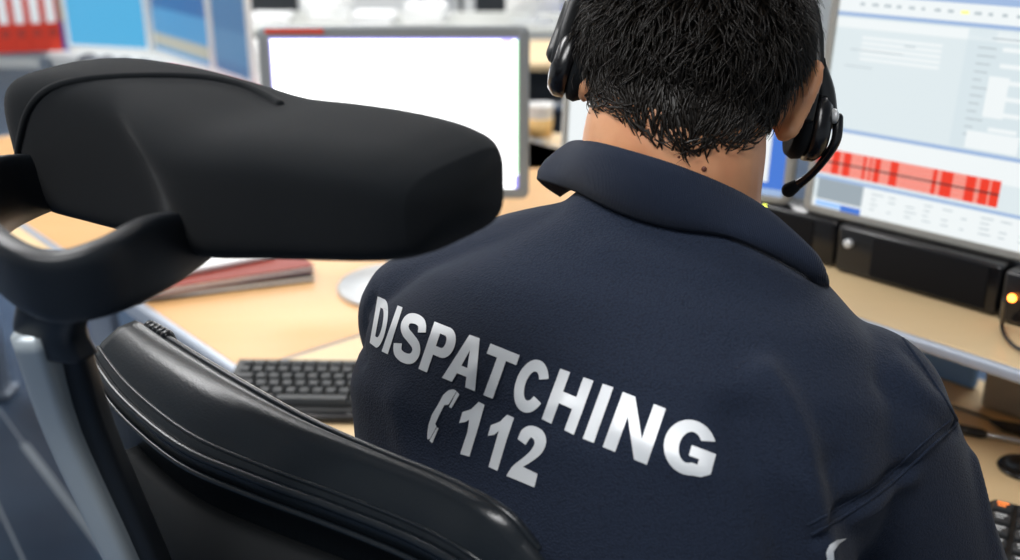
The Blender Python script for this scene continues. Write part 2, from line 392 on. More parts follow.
# middle monitor, mostly behind the head
ml, mr = V((.078, 1.655, 1.0)), V((.402, 1.455, 1.0))
md_ = (mr-ml).normalized(); mw = (mr-ml).length; mc = (ml+mr)/2
monitor('computer_monitor', mc.x, mc.y, .998, mw, .34, math.atan2(md_.y, md_.x), math.radians(4), .012, M_BEZELD, M_BLACKP,
        [(0, 1, 0, 1, sL2), (.80, 1, .0, .35, sBl, 1), (.80, .93, .06, .30, sL2, 2), (0, 1, 0, .03, sB, 3), (0, 1, .95, 1, sB, 1)],
        'monitor half hidden behind the head of the seated person', base='flat', zbase=.93, led=(mw/2-.035, -.004, emi('yellow_light', (.9, 1, .1), 3)))

# speakers under the monitors
def speaker(e0, e1, n0, label, knob, led=False):
    t = thing('desktop_speaker', D((e0+e1)/2, n0, .931), label, 'speaker', None, math.atan2(E.y, E.x))
    w_ = e1-e0
    b = mk('cabinet', box((0, .035, .034), (w_, .07, .066), .006, 3), M_BLACKG, t, 'auto')
    mk('grille', box((.02 if knob else 0, -.001, .034), (w_-.07, .003, .054), .001), mat('grille_cloth', (.005, .005, .006), .9, spec=.2, bump=.6, bscale=1500, bdist=.0006), t, 'auto')
    if knob: mk('knob', xf(lathe([(.006, 0), (.006, .006), (.004, .008)], 20), Matrix.Translation((-w_/2+.02, -.0, .045)) @ Matrix.Rotation(PI/2, 4, 'X')), M_SILVER, t, 'auto')
    if led: mk('indicator_light', ellipsoid((-w_/2+.016, -.004, .036), (.005, .003, .005)), emi('orange_light', (1, .25, .03), 8), t)
speaker(.38, .598, .606, 'black speaker box in the shadow under the left part of the wide monitor', False)
speaker(.604, .832, .600, 'black soundbar speaker with small silver knob under the wide monitor', True)
speaker(.838, 1.02, .590, 'black speaker with orange light at the right edge of the picture', False, True)
cb = [P(1004, 300, 1.16), G(1002, 322, .937), G(1004, 334, .937), G(1016, 347, .937), G(1040, 352, .937), G(1075, 330, .94)]
o = mk('speaker_cable', stube(cb, .0022, 8, 8), M_BLACKP); setp(o, 'black cable looping from the speaker over the raised shelf', 'cable')

# ------------------------------------------------------------------ keyboard
kb = thing('computer_keyboard', (-.404, 1.280, .75), 'black computer keyboard on the pale desk left of the person', 'keyboard', None, math.radians(-1.5))
kw, kd = .445, .130
prof = [(0, 0), (0, .010), (.016, .016), (.135, .026), (kd, .026), (kd, .002)]
case = loft([[V((xx, a, b)) for a, b in prof] for xx in (0, .003, kw-.003, kw)])
mk('case', case, M_BLACKP, kb, 'auto')
mk('palm_edge', box((kw/2, -.004, .006), (kw, .022, .010), .003), M_BLACKG, kb, 'auto')
mk('front_gap', box((kw/2, .0175, .0162), (kw-.006, .003, .0015), .0003), mat('gap_grey', (.10, .11, .12), .6), kb, False)
kcap = mat('keycap', (.035, .038, .04), .5)
U = .0186
rows = [[1]*13 + [0.2, 1, 1, 1], [1]*13+[2-.8]+[.2, 1, 1, 1], [1.5]+[1]*12+[1.2]+[.2, 1, 1, 1], [1.75]+[1]*11+[2], [2.25]+[1]*10+[2.4]+[1.2, 1], [1.25, 1.25, 1.25, 5.5, 1.25, 1.25, 1.4, 1.1, 1, 1]]
for ri, row in enumerate(rows):
    yy = kd-.016-ri*.0192; zz = .0162+(yy-.016)/(.119)*.010
    xx = .010
    for q in row:
        if q == .2: xx += .2*U; continue
        wv = q*U
        if xx+wv > .35: break
        x0, x1 = xx+.0012, xx+wv-.0012; y0, y1 = yy-.0080, yy+.0080
        rings = [[V((x0, y0, zz)), V((x1, y0, zz)), V((x1, y1, zz)), V((x0, y1, zz))],
                 [V((x0+.0022, y0+.002, zz+.0085)), V((x1-.0022, y0+.002, zz+.0085)), V((x1-.0022, y1-.0018, zz+.0085)), V((x0+.0022, y1-.0018, zz+.0085))]]
        k_ = mk('key', loft(rings), kcap, kb, False)
        xx += wv
# number block as the hidden right end
mk('number_block', join(*[box((.372+.019*a, .028+.0192*b, .0245+b*.0016), (.0165, .0165, .009), .002) for a in range(4) for b in range(5)]), kcap, kb, False)

# desk phone keypad at right
pk = thing('desk_phone', G(1010, 562, .75)+V((.045, -.045, 0)), 'black desk phone with lit keys at the lower right edge', 'phone', None, math.atan2(E.y, E.x)+.35)
mk('body', prism(rrect(.19, .17, .012), 0, .035, .004), M_BLACKP, pk, 'auto')
for a in range(7):
    for b in range(6):
        lit = (b == 5 and a in (0, 2, 3))
        kx, ky = -.078+a*.026, -.068+b*.026
        kk = mk('key', box((kx, ky, .038), (.021, .019, .008), .003), mat('phone_key', (.03, .032, .034), .4), pk, 'auto')
        mk('key_marking', join(box((kx, ky+.003, .0422), (.012, .0025, .0006)), box((kx-.001, ky-.003, .0422), (.008, .0018, .0006))),
           emi('orange_key_light', (1, .25, .05), 1.5) if lit else mat('grey_marking', (.6, .62, .62), .5), kk, False)
# pen-like connectors and cup
o = thing('jack_lead', G(966, 431, .757), 'black and silver jack plug lead lying across the pale desk', 'cable')
a_, b_, c_, d_ = G(955, 428, .757), G(985, 434, .757), G(1020, 441, .757), G(1075, 452, .757)
mk('plug_grip', tube([a_, a_.lerp(b_, .9), b_], [.0065, .0065, .0045], 14), M_BLACKP, o, True, True)
mk('metal_sleeve', tube([b_, c_, c_.lerp(d_, .5)], .0035, 12), M_ALU, o, True, True)
o = thing('headset_lead', G(960, 412, .755), 'thin dark lead with thick black plug behind the silver one', 'cable')
mk('wire', stube([G(945, 405, .754), G(962, 409, .754), G(985, 417, .754), G(1000, 424, .756)], .002, 6, 8), M_BLACKP, o, True, True)
mk('plug', tube([G(992, 421, .758), G(1004, 426, .758), G(1022, 430, .758), G(1040, 434, .758)], [.003, .007, .008, .007], 14), M_BLACKP, o, True, True)
o = mk('cable_grommet', lathe([(.030, 0), (.032, .003), (.030, .006), (.022, .007), (.018, .003)], 32, G(1024, 470, .7505)), M_BLACKG); setp(o, 'round black cable grommet in the desk at the right edge', 'cable grommet')

# ------------------------------------------------------------------ papers and folders on the side desk
def sheet_stack(name, px, py, z, w, d, h, rz, m, label, cat, m2=None, parts=True):
    p = G(px, py, z); t = thing(name, (p.x, p.y, z), label, cat, None, rz)
    mk('cover', join(box((0, 0, .001), (w, d, .002), .0005), box((0, 0, h-.001), (w, d, .002), .0005), box((-w/2+.001, 0, h/2), (.002, d, h), .0005)), m, t, False)
    mk('pages', box((.003, 0, h/2), (w-.008, d-.006, h-.0045)), M_PAPER, t, False)
    return t
sheet_stack('ring_folder', 222, 274, .7505, .31, .20, .012, .35, M_DARK, 'dark folder lying lowest on the honey coloured desk', 'folder')
sheet_stack('ring_folder', 222, 268, .763, .30, .19, .012, .45, M_DARKRED, 'red folder stacked on the dark one behind the headrest', 'folder')
p = G(205, 258, .776); o = mk('paper_stack', xf(join(*[box((0.002*math.sin(k*3), .002*math.cos(k*5), .0015+k*.002), (.22, .15, .0018)) for k in range(5)]), Matrix.Translation(p) @ Matrix.Rotation(.6, 4, 'Z')), M_PAPER, smooth=False)
setp(o, 'loose white papers on top of the red folder', 'papers')
for (px, py, nm) in ((163, 290, 'left'), ):
    p = G(px, py, .75); o = mk('pen', join(tube([p+V((-.03, .02, .006)), p+V((.05, -.012, .006))], .005, 12), tube([p+V((.05, -.012, .006)), p+V((.06, -.016, .006))], [.005, .001], 12)), M_WHITE); setp(o, 'white pen beside the stacked folders on the desk edge', 'pen')

# ------------------------------------------------------------------ far background, left: binders and three screens
bt = thing('background_table', (-2.2, 5.0, 0), 'long white table far behind with binders and blue monitors', 'table')
mk('table_top', prism([(-4.2, 5.0), (-2.25, 5.0), (-1.55, 4.65), (-.85, 3.85), (-.35, 4.15), (-1.0, 5.2), (-1.9, 5.8), (-4.2, 5.8)], .68, .715, .003), M_WHITE, bt, False, True)
for p in ((-4.0, 5.2), (-2.3, 5.25), (-.9, 4.1), (-1.2, 5.1), (-3.9, 5.7), (-2.0, 5.6)): mk('leg', box((p[0], p[1], .34), (.05, .05, .68), .004), M_WHITE, bt, False, True)
bw = 0
px0 = -9
for k, (pc, col, lab) in enumerate([(-9, 'r', 0), (5.5, 'r', 1), (20, 'r', 2), (34.5, 'r', 3), (49.5, 'r', 4)]):
    p = G(-7, 54, .716)+V((math.cos(.38), math.sin(.38), 0))*.0665*k; b_ = thing('ring_binder', (p.x, p.y, .716), 'red lever arch binder with white label, %s' % ['cut off by the left picture edge', 'second from the left edge', 'middle one of the red row', 'second from the right in the red row', 'rightmost red one'][k], 'binder', 'red binders on the far white table', .38)
    mk('cover', join(box((-.031, .14, .16), (.003, .28, .32)), box((.031, .14, .16), (.003, .28, .32)), box((0, .001, .16), (.065, .003, .32), .001)), M_RED, b_, False)
    mk('pages', box((0, .13, .15), (.058, .22, .29)), M_PAPER, b_, False)
    mk('spine_label', box((0, -.0015, .215), (.040, .002, .17)), M_PAPER, b_, False, label='white spine label')
    mk('finger_ring', xf(loft([[V(((.012+.003*math.cos(a))*math.cos(q), (.012+.003*math.cos(a))*math.sin(q), .002*math.sin(a))) for a in [PI/3*i for i in range(6)]] for q in [2*PI*i/18 for i in range(18)]], False, True), Matrix.Translation((0, -.0015, .085)) @ Matrix.Rotation(PI/2, 4, 'X')), M_DARK, b_)
for pc, m, m2, nm in ((61, M_BLUEC, M_BEIGE, 'thin blue folder with cream upper label beside the red binders'), (67, M_BEIGE, M_PAPER, 'cream folder beside the leftmost blue monitor')):
    p = G(-7, 54, .716)+V((math.cos(.38), math.sin(.38), 0))*(.0665*4+(.052 if pc == 61 else .086)); b_ = thing('document_folder', (p.x, p.y, .716), nm, 'folder', None, .38)
    mk('cover', join(box((-.014, .13, .15), (.002, .26, .30)), box((.014, .13, .15), (.002, .26, .30)), box((0, .001, .15), (.030, .002, .30))), m, b_, False)
    mk('pages', box((0, .13, .145), (.022, .24, .28)), M_PAPER, b_, False); mk('spine_label', box((0, -.001, .22), (.026, .002, .17)), m2, b_, False)
def bgmon(pa, pb, za, h, items, label, ins=.022):
    a, b = G(pa[0], pa[1], za), G(pb[0], pb[1], za); d = b-a; w_ = d.length; c = (a+b)/2
    monitor('wall_monitor' if 0 else 'computer_monitor', c.x, c.y, za, w_, h, math.atan2(d.y, d.x), 0, ins, M_WHITE, M_WHITE, items, label, 'blue screens on the far white table', base='flat', zbase=.716)
s1 = emi('blue_screen_bright', (.065, .35, .60), .95); s2 = emi('blue_screen_mid', (.014, .10, .27), 1); s2b = emi('blue_screen_lower', (.05, .22, .42), 1); s3 = emi('blue_screen_right', (.04, .125, .25), 1); sBe = emi('beige_band', (.33, .33, .27), 1)
bgmon((67, 49), (152, 54), .726, .36, [(0, 1, 0, 1, s1), (0, 1, .9, 1, s2b, 1)], 'bright light blue screen on the far table beside the binders')
bgmon((154, 53), (213, 73), .724, .42, [(0, 1, 0, 1, s2), (0, 1, 0, .06, s2b, 1), (0, 1, .06, .20, sBe, 1), (.0, 1, .2, .5, s2b, 1)], 'dark blue screen with a beige band, middle of the far three')
bgmon((214, 73), (253, 88), .724, .46, [(0, 1, 0, 1, s3), (0, 1, .1, .4, emi('blue_screen_soft', (.06, .16, .29), 1), 1)], 'slate blue screen, nearest of the far three')
p = G(205, 76, .72); o = mk('paper_sheet', xf(box((0, 0, .001), (.95, .045, .002)), Matrix.Translation(G(222, 80, .72)) @ Matrix.Rotation(-.83, 4, 'Z')), mat('pink_paper', (.85, .25, .32), .6), smooth=False); setp(o, 'pink paper strip on the far white table below the blue screens', 'paper')
o = mk('cable_bundle', join(*[stube([G(80+k*18, 60+k*2, .73), G(90+k*18, 56+k*2, .75), G(100+k*18, 62+k*2, .73)], .012, 6, 8) for k in range(4)]), mat('dark_cable', (.05, .06, .09), .6)); setp(o, 'dark bundled cables behind the headrest on the far table', 'cables')

# ------------------------------------------------------------------ far background, centre
ct = thing('background_desk', (0, 5.6, 0), 'grey white desk far behind the bright monitor with papers', 'desk')
mk('desktop', box((-.5, 5.9, .735), (2.4, .8, .03), .004), mat('light_laminate', (.50, .51, .48), .5), ct, False, True)
for xx in (-1.6, -.5, .6): mk('side_panel', box((xx, 5.9, .36), (.03, .75, .72), .004), M_WHITE, ct, False, True)
def cab(name, x, y, w_, d_, h_, m, label, z=0, nd=3, cat='cabinet'):
    t = thing(name, (x, y, z), label, cat)
    mk('carcass', box((0, d_/2, h_/2), (w_, d_, h_), .006), m, t, False)
    for k in range(nd):
        dr = mk('drawer_front', box((0, -.006, h_/nd*(k+.5)), (w_-.02, .014, h_/nd-.012), .003), m, t, False)
        mk('handle', tube([V((-.06, -.022, h_/nd*(k+.6))), V((.06, -.022, h_/nd*(k+.6)))], .005, 8), M_ALU, dr)
cab('storage_cabinet', -1.0, 7.9, 1.5, .45, 1.1, M_WHITE, 'long white cabinet against the far wall')
cab('filing_cabinet', .95, 7.7, .8, .5, 1.3, mat('light_grey_metal', (.5, .52, .5), .5), 'light grey filing cabinet far behind right of the posts', nd=4)
# posts
for px, m, nm in ((447, M_ALU, 'left one of the pair of grey metal posts above the bright monitor'), (470, M_WHITE, 'pale slim post between grey posts above the bright monitor'), (424, M_EDGE, 'grey post furthest left above the bright monitor')):
    p = P(px, 20, 6.75); t = mk('partition_post', join(box((p.x, p.y-.1+.0, 1.15), (.07, .07, 2.3), .01), box((p.x, p.y-.1, .01), (.14, .14, .02), .004)), m, smooth=False); setp(t, nm, 'post')
# office chair, black, far
def bgchair(x, y, rz, label, s=1.0, m=None):
    m = m or M_DARK
    t = thing('office_chair', (x, y, 0), label, 'chair', 'black office chairs in the background', rz)
    mk('seat', prism(rrect(.5, .48, .08), .44, .52, .02), m, t, 'auto')
    bk = [[V((a, -.24+.05*(1-(a/.25)**2)*-1+.02, b+.82)) for a, b in rrect(.46, .52, .09)], [V((a, -.17, b+.82)) for a, b in rrect(.44, .50, .09)]]
    mk('backrest', loft(bk), m, t, 'auto')
    mk('back_support', stube([(0, -.05, .43), (0, -.28, .45), (0, -.29, .7)], .022, 6, 10), M_BLACKP, t)
    mk('gas_column', tube([V((0, 0, .08)), V((0, 0, .44))], .028, 14), M_ALU, t)
    for k in range(5):
        a = 2*PI*k/5+.3; q = V((math.cos(a)*.28, math.sin(a)*.28, .07))
        l = mk('base_leg', stube([(0, 0, .11), tuple(q.lerp(V((0, 0, .1)), .5)), tuple(q)], [.026, .02, .015], 4, 10), M_BLACKP, t)
        mk('castor', xf(lathe([(.005, -.02), (.028, -.016), (.028, .016), (.005, .02)], 16), Matrix.Translation((q.x, q.y, .03)) @ Matrix.Rotation(a, 4, 'Z') @ Matrix.Rotation(PI/2, 4, 'X')), M_BLACKG, l)
bgchair(-1.62, 6.85, .4, 'black office chair behind the blue screens at the far left desk')
bgchair(-.19, 7.35, 2.9, 'black office chair between the posts above the bright monitor')
# papers and gadgets on the desk
for k, (x_, y_, h_, lb_) in enumerate([(-1.28, 5.72, .05, 'leftmost white paper stack on the far desk'), (-1.0, 5.95, .12, 'tallest white paper stack on the far desk'), (-.72, 5.70, .06, 'white paper stack in the middle of the far desk'), (-.45, 5.85, .09, 'white paper stack beside the left grey post on the far desk')]):
    o = mk('paper_stack', join(*[xf(box((0, 0, 0), (.21, .29, h_/4-.001), .002), Matrix.Translation((x_, y_, .7515+h_/8+q*h_/4)) @ Matrix.Rotation(random.uniform(-.15, .15), 4, 'Z')) for q in range(4)]), M_PAPER, smooth=False)
    setp(o, lb_, 'papers', 'paper stacks on the far desk')
bm2, _ = monitor('computer_monitor', .12, 5.75, .80, .30, .28, PI+.3, 0, .015, M_WHITE, M_WHITE, [(0, 1, 0, 1, M_DARK)], 'white monitor seen from behind on the far desk, right of the posts', zbase=.751)
o = thing('document_tray', (.42, 5.75, .751), 'blue letter tray at the right end of the far desk', 'tray')
mk('tray_shell', join(box((0, 0, .003), (.26, .34, .005)), box((-.128, 0, .04), (.005, .34, .07)), box((.128, 0, .04), (.005, .34, .07)), box((0, .168, .04), (.26, .005, .07))), M_BLUEC, o, False)
mk('papers', box((0, -.01, .02), (.21, .29, .025)), M_PAPER, o, False)
o = mk('chrome_ornament', lathe([(.05, 0), (.06, .02), (.02, .03), (.02, .12), (.045, .14), (.05, .2), (.01, .22)], 20, (-1.45, 5.60, .751)), mat('shiny_chrome', (.8, .82, .82), .12, 1)); setp(o, 'small shiny chrome desk object at the left end of the far desk', 'ornament')

# behind, between monitor and head
md = thing('background_desk', (0.1, 4.8, 0), 'tan wooden desk seen far between the bright monitor and the head', 'desk')
mk('desktop', box((.45, 4.72, .735), (1.3, .72, .03), .003), M_WOODB, md, False, True)
mk('modesty_panel', box((.45, 4.6, .50), (1.2, .02, .40), .003), M_DARK, md, False, True)
for xx in (-.15, 1.05): mk('leg', box((xx, 4.7, .36), (.05, .6, .72), .004), M_EDGE, md, False, True)
mk('crossbar', tube([V((-.15, 4.45, .56)), V((1.05, 4.45, .56))], .02, 10), M_ALU, md, True, True)
o = thing('background_desk', (.1, 2.8, 0), 'small tan table right behind the bright monitor', 'table')
mk('desktop', box((.25, 2.85, .735), (.6, .42, .03), .003), M_WOODB, o, False, True)
for xx in (0.0, .5):
    for yy in (2.68, 3.02): mk('leg', box((xx, yy, .36), (.03, .03, .72), .003), M_ALU, o, False, True)
p = G(540, 140, .751); t = thing('paper_cup', (p.x, p.y, .751), 'white cup with tan sleeve on the small table behind the bright monitor', 'cup')
mk('cup_body', lathe([(.028, 0), (.03, .005), (.038, .10), (.04, .104), (.036, .10), (.03, .02)], 24), M_PAPER, t)
mk('sleeve', lathe([(.0315, .012), (.033, .012), (.0375, .065), (.036, .065)], 24), mat('tan_card', (.75, .48, .18), .6), t)
o = thing('computer_tower', (.32, 3.6, 0), 'dark computer tower seen past the right side of the bright monitor', 'computer')
mk('case', box((0, 0, .24), (.2, .45, .45), .008), M_DARK, o, False); mk('front_panel', box((0, -.228, .24), (.19, .012, .44), .005), M_BLACKP, o, False)

# ------------------------------------------------------------------ the control chair
CH = V((-.15, .665, 0)); FC = V((.69, .72, 0)).normalized(); RC = V((FC.y, -FC.x, 0))
chair = thing('control_room_chair', (CH.x+FC.x*.28, CH.y+FC.y*.28, 0), 'black leather high back chair with fabric headrest in the foreground', 'chair', None, math.atan2(RC.y, RC.x))
fpx = [(148, 326, 1.085), (185, 350, 1.085), (245, 386, 1.083), (310, 422, 1.08), (380, 453, 1.08), (450, 482, 1.08), (505, 513, 1.077), (536, 548, 1.06)]
bpx = [(92, 357, 1.066), (122, 398, 1.055), (180, 446, 1.046), (250, 477, 1.042), (335, 508, 1.04), (410, 538, 1.04), (462, 566, 1.04), (498, 592, 1.03)]
Fp = catmull([G(*q) for q in fpx], 5); Bp = catmull([G(*q) for q in bpx], 5)
def back_section(f, b, s):
    """closed profile through the cushion at one station"""
    f, b = V(f), V(b); dn = V((0, 0, -1)); th = (b-f); th.z = 0
    fw = FC
    top = (f+b)/2+V((0, 0, .016*s))
    pr = []
    zl = .56
    lo_f = V((f.x, f.y, 0))+fw*.035; lo_b = V((b.x, b.y, 0))+fw*.035
    for k in range(9):                                           # front face, bottom to top
        t_ = k/8; z = zl+(f.z-.02-zl)*t_; p_ = V((f.x, f.y, z))+fw*(.035*(1-t_)**1.3+.012*math.sin(PI*t_)); pr.append(p_)
    pr += [f+V((0, 0, -.006))+fw*.004, f.copy(), f.lerp(b, .2)+V((0, 0, .011*s)), f.lerp(b, .5)+V((0, 0, .013*s)), f.lerp(b, .8)+V((0, 0, .008*s)), b.copy(), b+V((0, 0, -.010))-fw*.003]
    for k in range(9):
        t_ = k/8; z = b.z-.014+(zl-b.z+.014)*t_; pr.append(V((b.x, b.y, z))+fw*(.035*t_**1.3+.006*(1-t_)))
    return pr
secs = [back_section(f, b, 1) for f, b in zip(Fp, Bp)]
def shrink(sec, k, off):
    c = sum(sec, V((0, 0, 0)))/len(sec); return [c+(p-c)*k+off for p in sec]
e0 = [shrink(secs[0], .90, -RC*.012), shrink(secs[0], .97, -RC*.006)]; e1 = [shrink(secs[-1], .97, RC*.010), shrink(secs[-1], .88, RC*.018)]
br = mk('backrest', loft(e0+secs+e1), M_LEATH, chair, True, True)
def offs(curve, dz, df): return [V(p)+V((0, 0, dz))+FC*df for p in curve]
mk('piping', join(tube(offs(Bp, .001, -.001), .0032, 8), tube(offs(Bp, -.012, -.004), .0022, 8)), M_LEATH, br, True, True)
mk('seam', tube(offs([V(f).lerp(V(b), .88)+V((0, 0, .0055)) for f, b in zip(Fp, Bp)], 0, 0), .0015, 8), M_LEATH, br, True, True)
mk('front_piping', tube(offs(Fp, .000, .001), .0028, 8), M_LEATH, br, True, True)
# back panel sitting in the shell, its own seam
pan = []
for b in Bp[5:]:
    b = V(b); pan.append([b+V((0, 0, -.045))-FC*.008, b+V((0, 0, -.10))-FC*.014, b+V((0, 0, -.30))-FC*.004+FC*.012, b+V((0, 0, -.44))+FC*.030, b+V((0, 0, -.44))+FC*.04, b+V((0, 0, -.045))+FC*.01])
mk('back_panel', loft(pan), mat('matte_black_shell', (.004, .005, .006), .7, spec=.2), br, True, True, label='smooth matte black rear panel')
mk('pleats', join(*[tube([G(148, 326, 1.085)+RC*(.004+.007*k)+V((0, 0, .0)), G(148, 326, 1.085)+RC*(.008+.009*k)+FC*.006+V((0, 0, -.04)), G(148, 326, 1.085)+RC*(.010+.010*k)+FC*.012+V((0, 0, -.12))], [.006, .008, .006], 10) for k in range(5)]), M_LEATH, br, True, True)
# post
def section_loft(path, w1, w2, ax, ay, r=.25, n=5):
    rings = []
    for p, a, b in zip(path, w1, w2): rings.append([V(p)+ax*x_*a+ay*y_*b for x_, y_ in rrect(1, 1, r, n)])
    return loft(rings)
pc = [P(33, 330, .588), P(66, 430, .640), P(126, 560, .690), P(186, 700, .76)]
pb = [P(58, 318, .606), P(92, 430, .655), P(148, 560, .705), P(208, 700, .775)]
lo = [V((CH.x, CH.y, .50))-FC*.075-RC*.012, V((CH.x, CH.y, .42))+FC*.02]
ps = catmull(pc+[V((CH.x-.03, CH.y-.05, .62))-RC*.01, lo[0]-RC*.01], 5)
mk('silver_post', section_loft(ps, [.019]*len(ps), [.026]*len(ps), V((1, 0, 0)), V((0, 1, .1)), .3), mat('satin_grey_metal', (.42, .47, .50), .42, .5), chair, True, True, label='satin grey metal post')
ps = catmull(pb+[V((CH.x-.0, CH.y-.055, .62)), lo[0]+RC*.01], 5)
mk('post_cover', section_loft(ps, [.025]*len(ps), [.024]*len(ps), V((1, 0, 0)), V((0, 1, .1)), .3), M_BRACK, chair, True, True, label='matte black post cover')
# bracket loop: band swept round
bp = [(225, 222, .680, .012), (190, 240, .640, .018), (150, 256, .590, .0225), (108, 276, .560, .0215), (62, 287, .550, .0205), (22, 276, .555, .021), (-12, 245, .585, .022), (-20, 212, .640, .024), (0, 195, .700, .025), (35, 185, .745, .022), (70, 180, .77, .018)]
cp = catmull([(*P(a, b, d), hh) for a, b, d, hh in bp], 6)
path = [V(q[:3]) for q in cp]; hh = [q[3] for q in cp]
fr = frames(path); rings = []
for p, (t_, _, _), h_ in zip(path, fr, hh):
    upv = V((0, -.25, 1)); upv = (upv-t_*upv.dot(t_)).normalized(); sd = t_.cross(upv)
    rings.append([p+upv*y_*2*h_+sd*x_*.014 for x_, y_ in rrect(1, 1, .22, 4)])
mk('headrest_bracket', loft(rings), M_BRACK, chair, True, True)
# socket joining band and post
sp_ = catmull([P(56, 290, .572), P(54, 308, .575), P(50, 330, .590), P(62, 352, .600)], 5)
mk('post_socket', section_loft(sp_, [.044-.0002*k for k in range(len(sp_))], [.022]*len(sp_), V((.93, -.37, 0)), V((.37, .93, .05)), .3), M_BRACK, chair, True, True)

# headrest pad
hs = [  # px, y top, y bottom, depth, half thickness towards the sitter
    (44, 98, 172, .776, .014), (48, 78, 192, .772, .025), (64, 64, 212, .760, .034), (112, 60, 224, .735, .040), (165, 69, 234, .708, .044), (215, 84, 242, .680, .046),
    (265, 102, 246, .650, .047), (320, 109, 246, .620, .045), (370, 116, 247, .597, .042), (420, 127, 248, .575, .038), (452, 140, 246, .563, .034), (468, 152, 242, .556, .027)]
st = catmull([(*P(x_, (a+b)/2, d), (b-a)/2*d/FPX, th) for x_, a, b, d, th in hs], 5)
rings = []
fr = frames([V(q[:3]) for q in st])
for q, (t_, _, _) in zip(st, fr):
    c = V(q[:3]); upv = V((0, -.20, 1)).normalized(); fw = (FC-upv*FC.dot(upv)).normalized()
    h_, th = q[3]*1.02, q[4]; ring = []
    for k in range(40):
        a = 2*PI*k/40; ca, sa = math.cos(a), math.sin(a); e_ = .5
        lob = max(0, min(1, (proj(c)[0]+60*max(0, sa)-215)/55)); lob = lob*lob*(3-2*lob)
        ring.append(c+upv*h_*math.copysign(abs(sa)**e_, sa)*.97+fw*(th+(.016*lob if ca < 0 else 0))*math.copysign(abs(ca)**e_, ca))
    rings.append(ring)
pad = loft(rings)
hv = np.array([v[:] for v in pad[0]]); hn = vnormals(pad[0], pad[1])
hr = mk('headrest', (hv, pad[1]), M_PAD, chair, True, True)
padbvh = BVHTree.FromPolygons([V(v) for v in hv], pad[1])
def onpad(px, py, off=.0):
    r_ = ray(px, py).normalized(); h = padbvh.ray_cast(V((0, 0, CZ)), r_)
    return (h[0]+h[1]*(off if h[1].dot(r_) < 0 else -off)) if h[0] else None
def padline(name, pts, r_, m, dn=8):
    q = [onpad(*p[:2]) for p in catmull(pts, dn)]; q = [p for p in q if p is not None]
    if len(q) > 2: mk(name, tube(q, r_, 8), m, hr, True, True)
padline('seam', [(18, 165), (20, 140), (30, 108), (52, 88), (90, 79), (150, 76), (205, 78), (240, 85), (262, 94), (280, 104)], .0028, M_PAD)

# seat, arms, base
cm = lambda a, b, z: V((CH.x, CH.y, z))+RC*a+FC*b
seat = loft([[cm(x_, y_+.30, z) for x_, y_ in rrect(w_, d_, .10, 6)] for z, w_, d_ in ((.375, .42, .44), (.385, .48, .50), (.43, .50, .52), (.465, .48, .50), (.474, .40, .42))])
mk('seat', seat, M_LEATH, chair, True, True)
mk('gas_column', tube([cm(0, .28, .08), cm(0, .28, .39)], .03, 16), M_ALU, chair, True, True)
mk('seat_mechanism', section_loft([cm(0, -.085, .50), cm(0, -.06, .40), cm(0, .10, .36), cm(0, .38, .365)], [.09, .09, .12, .14], [.03, .03, .03, .03], RC, V((0, 0, 1)), .3), M_BLACKP, chair, True, True)
for k in range(5):
    a = 2*PI*k/5+.5; c0 = cm(0, .28, .10); q = c0+V((math.cos(a)*.30, math.sin(a)*.30, -.03))
    l = mk('base_leg', stube([tuple(c0), tuple(c0.lerp(q, .5)), tuple(q)], [.03, .024, .018], 4, 10), M_ALU, chair, True, True)
    mk('castor', xf(lathe([(.005, -.022), (.030, -.018), (.030, .018), (.005, .022)], 16), Matrix.Translation((q.x, q.y, .0305)) @ Matrix.Rotation(a, 4, 'Z') @ Matrix.Rotation(PI/2, 4, 'X')), M_BLACKG, l, True, True)

# ------------------------------------------------------------------ the person
PHI = math.radians(24); O = V((.085, .77, 0))
R_ = V((math.cos(PHI), -math.sin(PHI), 0)); F_ = V((math.sin(PHI), math.cos(PHI), 0))
def B(a, b, z): return O+R_*a+F_*b+V((0, 0, z))
def ring(ca, cb, z, w_, df, db, e_=.8, tiltf=0, n=48, tz=0):
    out = []
    for k in range(n):
        a = 2*PI*k/n; ca_, sa = math.cos(a), math.sin(a)
        xx = w_*math.copysign(abs(ca_)**e_, ca_); yy = (df if sa > 0 else db)*math.copysign(abs(sa)**e_, sa)
        out.append(B(ca+xx, cb+yy, z+yy*tiltf+xx*tz))
    return out
# (a, b, z, half width, front depth, back depth, tilt)
TR = [(0, -.10, .47, .150, .10, .10, 0), (0, -.115, .50, .175, .12, .12, 0), (0, -.12, .62, .168, .12, .115, 0), (0, -.11, .76, .168, .12, .115, -.1), (.011, -.085, .88, .171, .12, .125, -.2),
      (.012, -.055, .97, .184, .12, .130, -.3), (.010, -.035, 1.035, .202, .105, .125, -.4), (.012, -.018, 1.085, .196, .085, .110, -.4), (.020, -.002, 1.125, .165, .07, .090, -.4), (.028, .012, 1.155, .120, .06, .072, -.4), (.034, .024, 1.178, .082, .056, .062, -.4), (.036, .034, 1.20, .064, .052, .056, -.4)]
def torso(g, gz=0):
    return loft([ring(a, b, z+gz, w_+g, f_+g, k_+g, .82, t_) for a, b, z, w_, f_, k_, t_ in TR])
HC = P(685, 72, .83); YH = math.radians(0); NOD = math.radians(27); ROLL = math.radians(13)
HM = Matrix.Rotation(-YH, 4, 'Z') @ Matrix.Rotation(-NOD, 4, 'X') @ Matrix.Rotation(ROLL, 4, 'Y')
def H(x_, y_, z_): return HC+HM @ V((x_, y_, z_))
neck_lo, neck_hi = B(.034, .018, 1.165), H(0, -.028, -.065)
def hell(c, r, **k): return ellipsoid(H(*c), r, HM.to_3x3(), **k)
